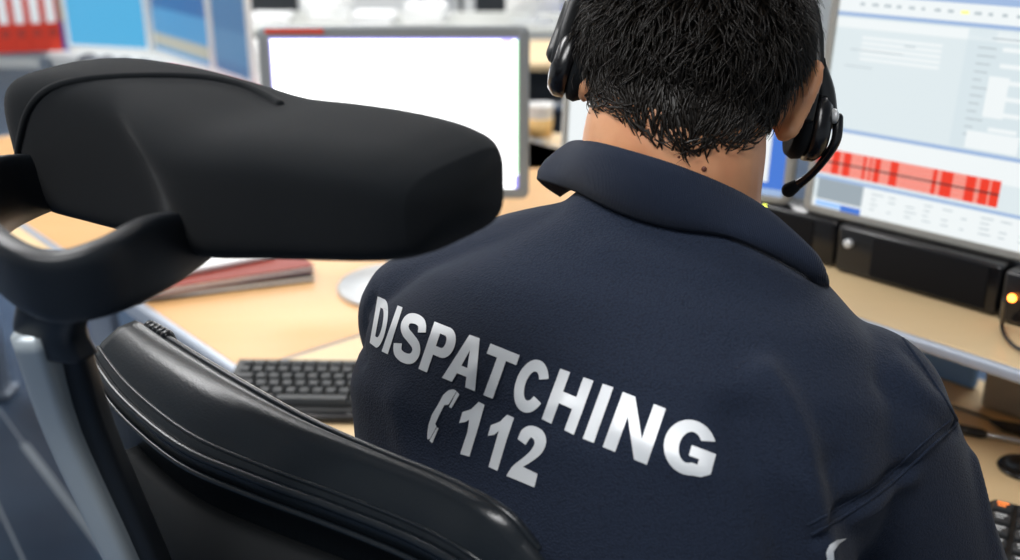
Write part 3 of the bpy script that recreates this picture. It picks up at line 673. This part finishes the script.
def arm(s, extra=0):
    if s > 0: sh = B(.183, -.008, 1.070); el = B(.272, .09, .85)
    else: sh = B(-.158, .0, 1.078); el = B(-.196, .16, .86)
    wr = B(s*.13, .40, .80)
    return sh, el, wr
body = [torso(0), stube([tuple(B(.02, .0, 1.10)), tuple(neck_lo), tuple(neck_lo.lerp(neck_hi, .5)), tuple(neck_hi), tuple(H(0, -.01, -.02))], [.085, .071, .0675, .069, .062], 6, 28),
        hell((0, -.008, .018), (.0720, .098, .088), n=40, m=28), hell((0, .035, -.035), (.062, .062, .072), n=32, m=22), hell((0, .05, -.082), (.036, .038, .035)), hell((0, -.03, -.03), (.066, .060, .055)),
        stube([tuple(H(0, .094, .010)), tuple(H(0, .107, -.018)), tuple(H(0, .112, -.034))], [.008, .010, .014], 4, 12),
        hell((0, .094, -.056), (.022, .010, .006)), hell((0, .092, -.066), (.020, .010, .006)), hell((-.029, .087, .018), (.026, .012, .008)), hell((.029, .087, .018), (.026, .012, .008)),
        hell((-.030, .086, -.002), (.014, .010, .010)), hell((.030, .086, -.002), (.014, .010, .010)), hell((-.042, .062, -.03), (.024, .026, .024)), hell((.042, .062, -.03), (.024, .026, .024))]
for s in (-1, 1):
    sh, el, wr = arm(s)
    body.append(ellipsoid(sh, (.058, .058, .058)))
    body.append(stube([tuple(sh), tuple(sh.lerp(el, .5)), tuple(el), tuple(el.lerp(wr, .35)), tuple(wr)], [.055, .050, .041, .040, .027], 6, 20))
    # palm and fingers resting on keys
    fd_ = (wr-el); fd_.z = 0; fd_.normalize(); sd = V((fd_.y, -fd_.x, 0)); palm = wr+fd_*.055+V((0, 0, -.008))
    body.append(tube([wr+fd_*.005, palm, palm+fd_*.025], [.026, .034, .034], 16, flat=.42, up=sd))
    for k, (ln, off) in enumerate(((.070, -.030), (.080, -.010), (.074, .010), (.058, .029))):
        b0 = palm+fd_*.038+sd*off*s*-1; b1 = b0+fd_*ln*.42+V((0, 0, .010)); b2 = b1+fd_*ln*.30+V((0, 0, -.012)); b3 = b2+fd_*ln*.16+V((0, 0, -.018))
        body.append(tube([b0-fd_*.02, b0, b1, b2, b3], [.009, .009, .0085, .0078, .007], 10))
    t0 = wr+fd_*.03+sd*s*-.024; body.append(tube([t0, t0+fd_*.028+sd*s*-.018, t0+fd_*.055+sd*s*-.022+V((0, 0, -.008))], [.012, .0105, .008], 10))
    hp, kn, an = B(s*.09, -.07, .545), B(s*.13, .36, .545), B(s*.13, .36, .09)
    body.append(stube([tuple(hp), tuple(hp.lerp(kn, .5)), tuple(kn), tuple(kn.lerp(an, .35)), tuple(an)], [.085, .075, .055, .055, .038], 6, 20))
    body.append(stube([tuple(an+V((0, 0, -.03))-F_*.04), tuple(an+F_*.07+V((0, 0, -.045))), tuple(an+F_*.16+V((0, 0, -.05)))], [.036, .036, .028], 5, 16))
    # ear: a leaf with a raised rim, standing off the skull
    EM = HM @ Matrix.Rotation(math.radians(12 if s > 0 else 0), 4, 'Y') @ Matrix.Rotation(math.radians(32 if s > 0 else -2), 4, 'Z') @ Matrix.Rotation(math.radians(-12), 4, 'X')
    ec = H(.0830, -.004, -.004) if s > 0 else H(-.073, .010, -.004)
    rimp = [(-.012, -.030), (-.014, -.012), (-.019, .008), (-.017, .025), (-.004, .034), (.010, .030), (.016, .016)]
    body.append(stube([tuple(ec+EM @ V((s*(.004 if i > 0 else 0), y_*1.08, z_*1.08))) for i, (y_, z_) in enumerate(rimp)], [.0065, .0055, .0052, .0052, .0052, .0050, .0045], 5, 10))
    body.append(ellipsoid(ec, (.0065, .018, .030), EM.to_3x3())); body.append(ellipsoid(ec+EM @ V((-s*.008, .004, -.004)), (.013, .013, .024), EM.to_3x3()))
    body.append(ellipsoid(ec+EM @ V((0, -.006, -.031)), (.0065, .009, .010), EM.to_3x3()))
bv, bf = remesh(join(*body), .0034, 5)
person = mk('person', (bv, bf), M_SKIN)
setp(person, 'person in a navy polo shirt seated with back turned, wearing a headset', 'person')
bodybvh = BVHTree.FromPolygons([V(v) for v in bv], bf)
# mole and eyes
eyes = join(*[ellipsoid(H(s*.030, .0905, -.001), (.0085, .0075, .0055), HM.to_3x3()) for s in (-1, 1)])
mk('eyes', eyes, mat('eye_white', (.8, .8, .78), .2), person, True, True)
for px, py, r_ in ((704, 169, .0020), (679, 157, .0011)):
    h = bodybvh.ray_cast(V((0, 0, CZ)), ray(px, py).normalized())
    if h[0]: mk('mole', ellipsoid(h[0], (r_, r_*.6, r_)), mat('mole_brown', (.12, .035, .02), .6), person, True, True)

# polo shirt
G_ = .012
sh_parts = [torso(G_)]
for s in (-1, 1):
    sh, el, wr = arm(s)
    sh_parts.append(ellipsoid(sh+V((0, 0, -.002)), (.070, .070, .068)))
    tip = sh.lerp(el, .95)
    sh_parts.append(stube([tuple(sh), tuple(sh.lerp(el, .3)), tuple(sh.lerp(el, .6)), tuple(tip)], [.068, .068, .066, .064], 6, 28, round_ends=False))
# trapezius slopes
for s in (-1, 1):
    up_z = .016 if s < 0 else 0
    sh_parts.append(stube([tuple(B(.03+s*.02, -.005, 1.135+up_z*.5)), tuple(B(s*.09+.015, -.008, 1.105+up_z)), tuple(B(s*.165, -.008, 1.075+up_z*.6))], [.070, .068, .062], 6, 20))
    sh_parts.append(ellipsoid(B(s*.085, -.075, 1.02), (.085, .07, .10)))                      # shoulder blades
sv, sf = remesh(join(*sh_parts), .0042, 14)
# folds, as ridges and valleys along lines on the cloth
def seg_dist(Pn, A, Bq):
    A = np.array(A); Bq = np.array(Bq); d = Bq-A; t = np.clip(((Pn-A) @ d)/(d @ d), 0, 1); return np.linalg.norm(Pn-(A+t[:, None]*d), axis=1)
sn = vnormals(sv, sf)
shb = BVHTree.FromPolygons([V(v) for v in sv], sf)
def cast(px, py, bvh, off=0):
    r_ = ray(px, py).normalized(); h = bvh.ray_cast(V((0, 0, CZ)), r_)
    if not h[0]: return None
    nn = h[1] if h[1].dot(r_) < 0 else -h[1]
    return h[0]+nn*off
FOLDS = [([(765, 375), (795, 430), (812, 490), (826, 570)], .0060, .011), ([(740, 420), (755, 470), (780, 530), (790, 600)], -.0050, .014), ([(835, 470), (850, 520), (860, 580)], -.004, .014),
         ([(362, 292), (352, 312), (347, 332)], .003, .008), ([(372, 300), (366, 330), (364, 360)], -.0025, .006), ([(900, 370), (925, 395), (950, 415)], .0018, .010), ([(880, 385), (915, 408), (945, 428)], -.0014, .009),
         ([(905, 350), (935, 385), (958, 415)], -.0015, .006), ([(968, 405), (975, 430), (968, 455)], .004, .008), ([(972, 460), (985, 510), (998, 560)], .003, .008),
         ([(955, 425), (900, 470), (850, 510), (815, 535)], -.0030, .0055), ([(965, 430), (910, 480), (862, 520)], .0025, .007),
         ([(480, 370), (520, 400), (560, 405)], .0016, .010), ([(620, 430), (660, 450), (700, 470)], .0015, .010), ([(600, 250), (660, 262), (720, 275)], .0015, .012), ([(395, 400), (410, 450), (430, 500)], .0025, .014)]
disp = np.zeros(len(sv))
for pts, amp, wd in FOLDS:
    q = [cast(x_, y_, shb) for x_, y_ in pts]; q = [p for p in q if p is not None]
    if len(q) < 2: continue
    q = catmull(q, 4); dmin = np.full(len(sv), 9.)
    for a, b in zip(q[:-1], q[1:]): dmin = np.minimum(dmin, seg_dist(sv, a, b))
    disp += 1.5*amp*np.exp(-(dmin/wd)**2)
sv = sv+sn*disp[:, None]
shirt = mk('polo_shirt', (sv, sf), M_NAVY, person, True, True, label='navy knitted polo shirt with silver back print')
shb = BVHTree.FromPolygons([V(v) for v in sv], sf)
def seamline(name, pts, r_=.0012, par=shirt, m=M_NAVY):
    q = [cast(x_, y_, shb, .0002) for x_, y_ in [(p[0], p[1]) for p in catmull(pts, 8)]]; q = [p for p in q if p is not None]
    if len(q) > 2: mk(name, tube(q, r_, 6), m, par, True, True)
seamline('shoulder_seam', [(812, 262), (845, 280), (880, 312), (915, 355), (940, 392), (957, 420)])
seamline('sleeve_seam', [(957, 423), (925, 452), (885, 488), (845, 515), (812, 534)])
seamline('sleeve_seam', [(950, 420), (918, 447), (880, 481), (840, 507), (808, 525)], .0008)

# collar: folded rib-knit band
nb = B(.034, .022, 1.165); axis = (neck_hi-neck_lo).normalized(); axis = (axis*.55+V((0, 0, 1))*.45).normalized()
cr = R_.copy(); cr = (cr-axis*cr.dot(axis)).normalized(); cf = axis.cross(cr)
if cf.dot(F_) < 0: cf = -cf
CUP = [(600, 175, .90, 0), (572, 160, .875, 0), (566, 147, .855, 0), (586, 141, .825, 0), (638, 154, .79, 0), (690, 171, .765, 0), (752, 199, .742, 0), (797, 236, .725, 0), (820, 262, .735, 0), (812, 276, .80, 0), (790, 280, .86, 0)]
CLO = [(560, 196, .90), (545, 186, .87), (541, 180, .84), (572, 190, .80), (622, 215, .765), (672, 230, .74), (722, 237, .722), (765, 256, .712), (803, 278, .718), (822, 292, .77), (800, 300, .83)]
up_ = []; lw_ = []
for q in catmull(CUP, 7):
    p_ = P(*q[:3])
    if q[2] < .88 and 568 < q[0] < 775 and q[1] < 225:
        h_ = bodybvh.ray_cast(V((0, 0, CZ)), ray(q[0], q[1]).normalized())
        if h_[0]:
            hd = (h_[0]-V((0, 0, CZ))).length-.006; rr_ = ray(q[0], q[1])
            if abs(hd-(p_-V((0, 0, CZ))).length) < .14: p_ = V((0, 0, CZ))+rr_.normalized()*min(hd, (p_-V((0, 0, CZ))).length)
    up_.append(p_)
for _ in range(4): up_ = [up_[0]]+[(up_[k-1]+up_[k]*2+up_[k+1])/4 for k in range(1, len(up_)-1)]+[up_[-1]]
for q in catmull(CLO, 7):
    c_ = cast(q[0], q[1], shb, .0035) if 548 < q[0] < 812 and q[1] > 186 else None
    lw_.append(c_ if c_ is not None and abs(c_.y-P(*q).y) < .08 else P(*q))
for _ in range(3): lw_ = [lw_[0]]+[(lw_[k-1]+lw_[k]*2+lw_[k+1])/4 for k in range(1, len(lw_)-1)]+[lw_[-1]]
cc_ = B(.04, .03, 1.18)
rings = []
for u_, l_ in zip(up_, lw_):
    ou = (l_+u_)/2-cc_; ou.z *= .3; ou.normalize()
    rings.append([l_+V((0, 0, -.001)), l_+ou*.003+V((0, 0, .001)), l_.lerp(u_, .25)+ou*.008, l_.lerp(u_, .55)+ou*.009, l_.lerp(u_, .85)+ou*.006, u_+ou*.0025+V((0, 0, .0006)), u_+V((0, 0, .001)), u_-ou*.003,
                  l_.lerp(u_, .85)-ou*.003, l_.lerp(u_, .4)-ou*.002, l_+V((0, 0, .002))-ou*.001])
n_ = M_COLLAR.node_tree; b_ = n_.nodes['Principled BSDF']
tc = n_.nodes.new('ShaderNodeTexCoord'); mp = n_.nodes.new('ShaderNodeMapping'); wv_ = n_.nodes.new('ShaderNodeTexWave'); wv_.inputs['Scale'].default_value = 260; wv_.bands_direction = 'X'
mp.inputs['Rotation'].default_value = (0, 0, PHI)
bp_ = n_.nodes.new('ShaderNodeBump'); bp_.inputs['Strength'].default_value = .6; bp_.inputs['Distance'].default_value = .0008
n_.links.new(tc.outputs['Object'], mp.inputs[0]); n_.links.new(mp.outputs[0], wv_.inputs['Vector']); n_.links.new(wv_.outputs['Fac'], bp_.inputs['Height']); n_.links.new(bp_.outputs['Normal'], b_.inputs['Normal'])
mk('collar', loft(rings), M_COLLAR, shirt, True, True, label='ribbed navy fold-over collar')

# printed lettering
def arcp(cx, cy, rx, ry, a0, a1, n=14): return [(cx+rx*math.cos(math.radians(a0+(a1-a0)*k/n)), cy+ry*math.sin(math.radians(a0+(a1-a0)*k/n))) for k in range(n+1)]
def stroke(path, w_, asp):                                          # path in unit box; asp = box width / height
    p = [np.array((q[0]*asp, q[1])) for q in catmull(path, 6)]; L, Rr = [], []
    for i in range(len(p)):
        t = p[min(i+1, len(p)-1)]-p[max(i-1, 0)]; t = t/np.linalg.norm(t); nn = np.array((-t[1], t[0]))
        ww = w_*(.5); L.append(p[i]+nn*ww); Rr.append(p[i]-nn*ww)
    return [(q[0]/asp, q[1]) for q in L+Rr[::-1]]
GL = {
 'D': [[(0, 0), (0, 1)] + [(.5, 1)] + arcp(.5, .5, .5, .5, 88, -88) + [(.5, 0)], [(.32, .2), (.32, .8)] + arcp(.46, .5, .23, .30, 85, -85)],
 'I': [[(0, 0), (0, 1), (1, 1), (1, 0)]],
 'S': [stroke([(.86, .70), (.76, .86), (.50, .905), (.24, .85), (.16, .70), (.28, .58), (.54, .50), (.78, .41), (.86, .27), (.75, .13), (.48, .085), (.22, .14), (.12, .30)], .205, .68)],
 'P': [[(0, 0), (0, 1), (.6, 1)] + arcp(.62, .69, .38, .31, 90, -90) + [(.34, .38), (.34, 0)], [(.34, .56), (.34, .82), (.52, .82)] + arcp(.54, .69, .11, .13, 90, -90) + [(.52, .56)]],
 'A': [[(0, 0), (.35, 1), (.65, 1), (1, 0), (.70, 0), (.645, .2), (.355, .2), (.30, 0)], [(.41, .37), (.59, .37), (.5, .72)]],
 'T': [[(.35, 0), (.35, .79), (0, .79), (0, 1), (1, 1), (1, .79), (.65, .79), (.65, 0)]],
 'C': [arcp(.5, .5, .5, .5, 28, 332, 30) + arcp(.5, .5, .20, .28, 325, 35, 24)],
 'G': [arcp(.5, .5, .5, .5, 32, 292, 30) + [(.84, .06), (1, .17), (1, .55), (.52, .55), (.52, .35), (.72, .35), (.72, .245)] + arcp(.5, .5, .21, .29, 300, 40, 24)],
 'H': [[(0, 0), (0, 1), (.3, 1), (.3, .62), (.7, .62), (.7, 1), (1, 1), (1, 0), (.7, 0), (.7, .4), (.3, .4), (.3, 0)]],
 'N': [[(0, 0), (0, 1), (.29, 1), (.72, .37), (.72, 1), (1, 1), (1, 0), (.71, 0), (.28, .63), (.28, 0)]],
}
QD = [('D', (378.5, 296.5), (392, 303), (382, 352), (370.5, 343)), ('I', (398.2, 306), (403.2, 308), (388.5, 354.5), (382.3, 351.5)), ('S', (406, 310), (430, 320), (416, 368), (391, 356)),
      ('P', (435, 322), (460, 332), (444, 380), (419, 369)), ('A', (458, 331), (492, 343), (475.5, 391.5), (442.5, 378)), ('T', (490.8, 343.9), (520, 355.5), (504, 403), (473, 391)),
      ('C', (525, 355), (555, 366), (539, 418), (508, 406)), ('H', (560.5, 368.8), (593.7, 381), (574, 435), (542, 419)), ('I', (603, 384), (613.7, 387.5), (594, 443), (583, 438.7)),
      ('N', (623, 392), (666, 408.8), (647, 464.5), (603, 447)), ('G', (673, 412), (722, 431), (708, 483), (657, 464))]
zc = lambda L: [(410+x_/4.306, 370+y_/4.306) for x_, y_ in L]
FREE = [
 ('telephone_symbol', [zc([(190, 84), (168, 88), (145, 108), (124, 148), (97, 192), (82, 235), (77, 270), (77, 298), (88, 296), (117, 243), (111, 232), (128, 195), (150, 152), (168, 150), (203, 92)]), zc([(204, 94), (215, 106), (181, 165), (170, 160)]), zc([(118, 247), (126, 250), (98, 315), (86, 304)])]),
 ('digit', [zc([(298, 138), (323, 151), (298, 240), (258, 372), (218, 361), (250, 265), (257, 214), (240, 224), (214, 228), (228, 182), (265, 170)])]),
 ('digit', [zc([(420, 192), (450, 206), (418, 300), (378, 434), (340, 416), (372, 305), (384, 262), (365, 278), (337, 283), (350, 238), (388, 224)])]),
 ('digit', [zc(catmull([(465, 297), (485, 256), (525, 240), (572, 262), (588, 308), (570, 355), (530, 390), (488, 416)], 4)+[(551, 447), (537, 505), (417, 455)]+catmull([(417, 455), (445, 412), (500, 368), (530, 335), (538, 308), (522, 290), (500, 322)], 4)[1:])]),
 ('sleeve_mark', [[(826, 552), (829, 545), (836, 540), (846, 538), (838, 544), (833, 551), (834, 566), (828, 566)]]),
]
def glyph(name, loops):
    cu = bpy.data.curves.new('g', 'CURVE'); cu.dimensions = '2D'; cu.fill_mode = 'BOTH'
    for lp in loops:
        sp = cu.splines.new('POLY'); sp.points.add(len(lp)-1); sp.use_cyclic_u = True
        for q, p in zip(sp.points, lp): q.co = (p[0]*.01, -p[1]*.01, 0, 1)
    o = bpy.data.objects.new('g', cu); C.objects.link(o)
    dg = bpy.context.evaluated_depsgraph_get(); me = bpy.data.meshes.new_from_object(o.evaluated_get(dg))
    bm = bmesh.new(); bm.from_mesh(me); bmesh.ops.remove_doubles(bm, verts=bm.verts, dist=1e-5)
    bmesh.ops.triangulate(bm, faces=bm.faces)
    for _ in range(5):
        lg = [e for e in bm.edges if e.calc_length() > .035]
        if not lg: break
        bmesh.ops.subdivide_edges(bm, edges=lg, cuts=1); bmesh.ops.triangulate(bm, faces=[f for f in bm.faces if len(f.verts) > 3])
    vs = []; ok = True
    for v in bm.verts:
        p = cast(v.co.x*100, -v.co.y*100, shb, .0007)
        if p is None: ok = False; p = V((0, 0, 0))
        vs.append(p)
    bad = {i for i, p in enumerate(vs) if p.length < .01}
    bm.verts.index_update(); fs = [tuple(v.index for v in f.verts) for f in bm.faces if not any(v.index in bad for v in f.verts)]
    bm.free(); bpy.data.objects.remove(o); bpy.data.curves.remove(cu); bpy.data.meshes.remove(me)
    if not fs: return
    used = sorted({i for f in fs for i in f}); ix = {i: k for k, i in enumerate(used)}
    return mk(name, ([vs[i] for i in used], [tuple(ix[i] for i in f) for f in fs]), M_PRINT, shirt, True, True)
for ch, tl, tr_, brr, bl in QD:
    loops = []
    for lp in GL[ch]:
        out = []
        # insert points along long edges so letters follow the cloth
        for x_, y_ in lp:
            tx = (tl[0]*(1-x_)+tr_[0]*x_, tl[1]*(1-x_)+tr_[1]*x_); bx = (bl[0]*(1-x_)+brr[0]*x_, bl[1]*(1-x_)+brr[1]*x_)
            out.append((bx[0]*(1-y_)+tx[0]*y_, bx[1]*(1-y_)+tx[1]*y_))
        loops.append(out)
    glyph('printed_letter', loops)
for nm, loops in FREE: glyph('printed_'+nm if nm != 'sleeve_mark' else 'sleeve_print', loops)

# trousers and shoes
tp = [loft([ring(a, b, z, w_+.012, f_+.012, k_+.012, .82, 0) for a, b, z, w_, f_, k_, t_ in TR[:3]])]
for s in (-1, 1):
    hp, kn, an = B(s*.09, -.07, .545), B(s*.13, .36, .545), B(s*.13, .36, .09)
    tp.append(stube([tuple(hp), tuple(hp.lerp(kn, .5)), tuple(kn), tuple(kn.lerp(an, .35)), tuple(kn.lerp(an, .9))], [.095, .086, .067, .068, .058], 6, 20))
mk('trousers', remesh(join(*tp), .008, 4), M_TROU, person, True, True)
for s in (-1, 1):
    an = B(s*.13, .36, .09)
    mk('shoe', remesh(join(stube([tuple(an+V((0, 0, -.035))-F_*.05), tuple(an+F_*.07+V((0, 0, -.045))), tuple(an+F_*.19+V((0, 0, -.052)))], [.047, .045, .037], 5, 16), stube([tuple(an), tuple(an+V((0, 0, -.04)))], [.046, .05], 3, 16)), .006, 4), M_BLACKG, person, True, True)

# hair: cap following the skull plus short locks
def hairline(l):                                                    # l: head-local unit direction; True where hair grows
    x_, y_, z_ = l
    if y_ > .55: return z_ > .42
    if y_ > .05: return z_ > .10+.5*(y_-.05)
    if x_ > .70 and y_ > -.34: return z_ > .16
    if x_ < -.70 and y_ > -.10: return z_ > -.25
    return z_ > (-.73+.30*abs(x_-.12) if x_ > 0 else -.72+.16*abs(x_))
hv_, hf_ = [], []
# scalp points by casting outwards-in on the body
locks = []
HI = HM.to_3x3()
NL = 15000; ga = PI*(3-math.sqrt(5))
Gc = V((0, -.008, .005))
for i in range(NL):
    z_ = 1-2*(i+.5)/NL; r_ = math.sqrt(1-z_*z_); a = ga*i
    l = V((r_*math.cos(a), r_*math.sin(a), z_))
    if l.z < -.95 or not hairline((l.x, l.y, l.z+random.uniform(-.045, .035))): continue
    o_ = HC+HI @ (Gc+l*.2); d_ = -(HI @ l)
    h = bodybvh.ray_cast(o_, d_, .2)
    if not h[0]: continue
    lp_ = HI.inverted() @ (h[0]-HC)
    if abs(lp_.x) > .0785: continue
    locks.append((h[0], -d_, l))
vs, fs = [], []
# cap
nu, nv = 72, 48
grid = {}
for j in range(nv+1):
    for i in range(nu):
        a = 2*PI*i/nu; b = PI*j/nv
        l = V((math.sin(b)*math.cos(a), math.sin(b)*math.sin(a), math.cos(b)))
        if not hairline((l.x, l.y, l.z-.03)) : continue
        h = bodybvh.ray_cast(HC+HI @ (Gc+l*.2), -(HI @ l), .2)
        if not h[0]: continue
        grid[(i, j)] = len(vs); vs.append(h[0]+(HI @ l)*(.0052 if l.z > 0 else max(.0008, .0052+.0065*l.z)))
for j in range(nv):
    for i in range(nu):
        q = [grid.get(((i+a) % nu, j+b)) for a, b in ((0, 0), (1, 0), (1, 1), (0, 1))]
        if None not in q: fs.append(tuple(q))
crown = V((0, -.55, .83)).normalized()
for p, nrm, l in locks:
    fl_ = (l-crown*l.dot(crown)); 
    if fl_.length < .05: fl_ = V((random.uniform(-1, 1), random.uniform(-1, 1), 0))
    fl_.normalize()
    # flow away from the crown, downwards at the back, with waves
    ph = math.sin(l.x*13+l.z*7)*.55+math.sin(l.x*29-l.z*17+l.y*11)*.4
    fl_ = (fl_+V((0, -.15, -.5))*(.8 if l.y < .3 else 0)).normalized()
    w0 = HI @ fl_; w0 = (w0-nrm*w0.dot(nrm)).normalized(); sidev = nrm.cross(w0)
    w0 = (w0+sidev*(ph*.55+random.gauss(0, .16))).normalized(); sidev = nrm.cross(w0).normalized()
    low = max(0, -l.z-.15)
    L = random.uniform(.016, .030)*(1-.60*low); lift = random.uniform(.22, .5)*(1-.45*low)
    wdt = random.uniform(.0006, .0014)
    base = p+nrm*.002; k0 = len(vs); seg = 4
    curl = random.gauss(0, .35)
    for s_ in range(seg+1):
        t = s_/seg
        c = base+w0*L*t+nrm*(L*lift*math.sin(t*PI*.62)+.002)+sidev*(curl*L*t*t)
        ww = wdt*(1-t**2*.85)
        vs += [c-sidev*ww, c+nrm*ww*.7, c+sidev*ww]
    for s_ in range(seg):
        a = k0+3*s_
        for q in range(3):
            q2 = (q+1) % 3; fs.append((a+q, a+q2, a+3+q2, a+3+q))
mk('hair', (vs, fs), M_HAIR, person, True, True, label='short dark brown hair')

# ------------------------------------------------------------------ headset
hst = thing('headset', H(0, 0, -.03), 'black over-head headset with boom microphone worn by the seated person', 'headset')
arcb = []
for k in range(21):
    a = PI*k/20; arcb.append(H(.094*math.cos(a)*(1.02), -.006+.000*math.sin(a), .010+.112*math.sin(a)))
arcb = [H(.097, .0, -.015)]+arcb+[H(-.097, .0, -.015)]
mk('headband', tube(arcb, [.0048]*len(arcb), 12, flat=2.2, up=None), M_BLACKP, hst, True, True)
mk('headband_pad', tube([p-(p-HC).normalized()*.006 for p in arcb[6:17]], .005, 12, flat=1.6), M_PAD, hst, True, True)
for s in (-1, 1):
    M4 = Matrix.Translation(H(.107, .022, -.014) if s > 0 else H(-.087, .006, -.012)) @ HM @ Matrix.Rotation(s*PI/2, 4, 'Y') @ Matrix.Rotation(-s*.08, 4, 'Y')
    cup = loft([[M4 @ V((a*1.0, b, z)) for a, b in rrect(w_, h_, min(w_, h_)*.49, 8)] for z, w_, h_ in ((0, .046, .042), (.001, .056, .048), (.009, .056, .048), (.015, .046, .038), (.017, .028, .022))])
    e_ = mk('ear_cup', cup, M_BLACKG, hst, True, True)
    cush = loft([[M4 @ V((a, b, z)) for a, b in rrect(w_, h_, min(w_, h_)*.49, 8)] for z, w_, h_ in ((-.012, .038, .034), (-.013, .050, .046), (-.008, .056, .052), (-.002, .054, .050), (.0, .046, .042))])
    mk('ear_cushion', cush, M_PAD, e_, True, True)
    mk('yoke', stube([tuple(H(s*.099, .004, .034)), tuple(H(.112 if s > 0 else -.100, .012, .014)), tuple(H(.121 if s > 0 else -.102, .020 if s > 0 else .006, -.006))], [.007, .009, .009], 5, 12), M_BLACKP, e_, True, True)
boom = [P(838, 118, .835), P(836, 140, .835), P(824, 160, .845), P(807, 178, .86), P(789, 190, .87)]
bm_ = mk('microphone_boom', stube([tuple(p) for p in boom], [.0042, .0040, .0034, .0036, .0052], 6, 12), M_BLACKG, hst, True, True)
mk('microphone_tip', tube([boom[-1]+(boom[-2]-boom[-1])*.35, boom[-1]], [.0050, .0062], 12), M_PAD, bm_, True, True)
mk('boom_pivot', ellipsoid(P(834, 116, .832), (.0035, .007, .006)), M_SILVER, hst, True, True)

# ------------------------------------------------------------------ ceiling lights
def ceil_light(x, y, k, power, sx=1.2, sy=.6):
    t = thing('ceiling_light', (x, y, 2.80), 'rectangular ceiling light panel overhead', 'ceiling light', 'ceiling light panels')
    mk('housing', box((0, 0, -.02), (sx+.04, sy+.04, .04), .004), M_WHITE, t, False)
    mk('diffuser', box((0, 0, -.043), (sx, sy, .006), .001), emi('lamp_diffuser', (1, .97, .92), 3), t, False)
    ld = bpy.data.lights.new('lamp', 'AREA'); ld.shape = 'RECTANGLE'; ld.size = sx; ld.size_y = sy; ld.energy = power; ld.color = (.985, .99, 1)
    lo_ = bpy.data.objects.new('lamp', ld); C.objects.link(lo_); lo_.location = (0, 0, -.05); lo_.parent = t
for k, (x, y, p_) in enumerate([(-1.5, 1.7, 30), (1.3, 2.3, 14), (-1.0, 4.2, 26), (1.0, 4.4, 26), (-1.3, 6.6, 24), (1.0, 6.9, 24), (-3.4, 4.3, 24), (-.5, -.35, 30)]): ceil_light(x, y, k, p_)  # last panel, behind the camera, is added to brighten the person's back
wd = bpy.data.worlds.new('world'); bpy.context.scene.world = wd; wd.use_nodes = True
wd.node_tree.nodes['Background'].inputs[0].default_value = (.80, .90, 1, 1); wd.node_tree.nodes['Background'].inputs[1].default_value = .28

sc = bpy.context.scene
sc.view_settings.view_transform = 'Standard'; sc.view_settings.look = 'None'; sc.view_settings.gamma = 1; sc.view_settings.use_curve_mapping = False
sc.view_settings.exposure = .35
sc.cycles.use_denoising = True
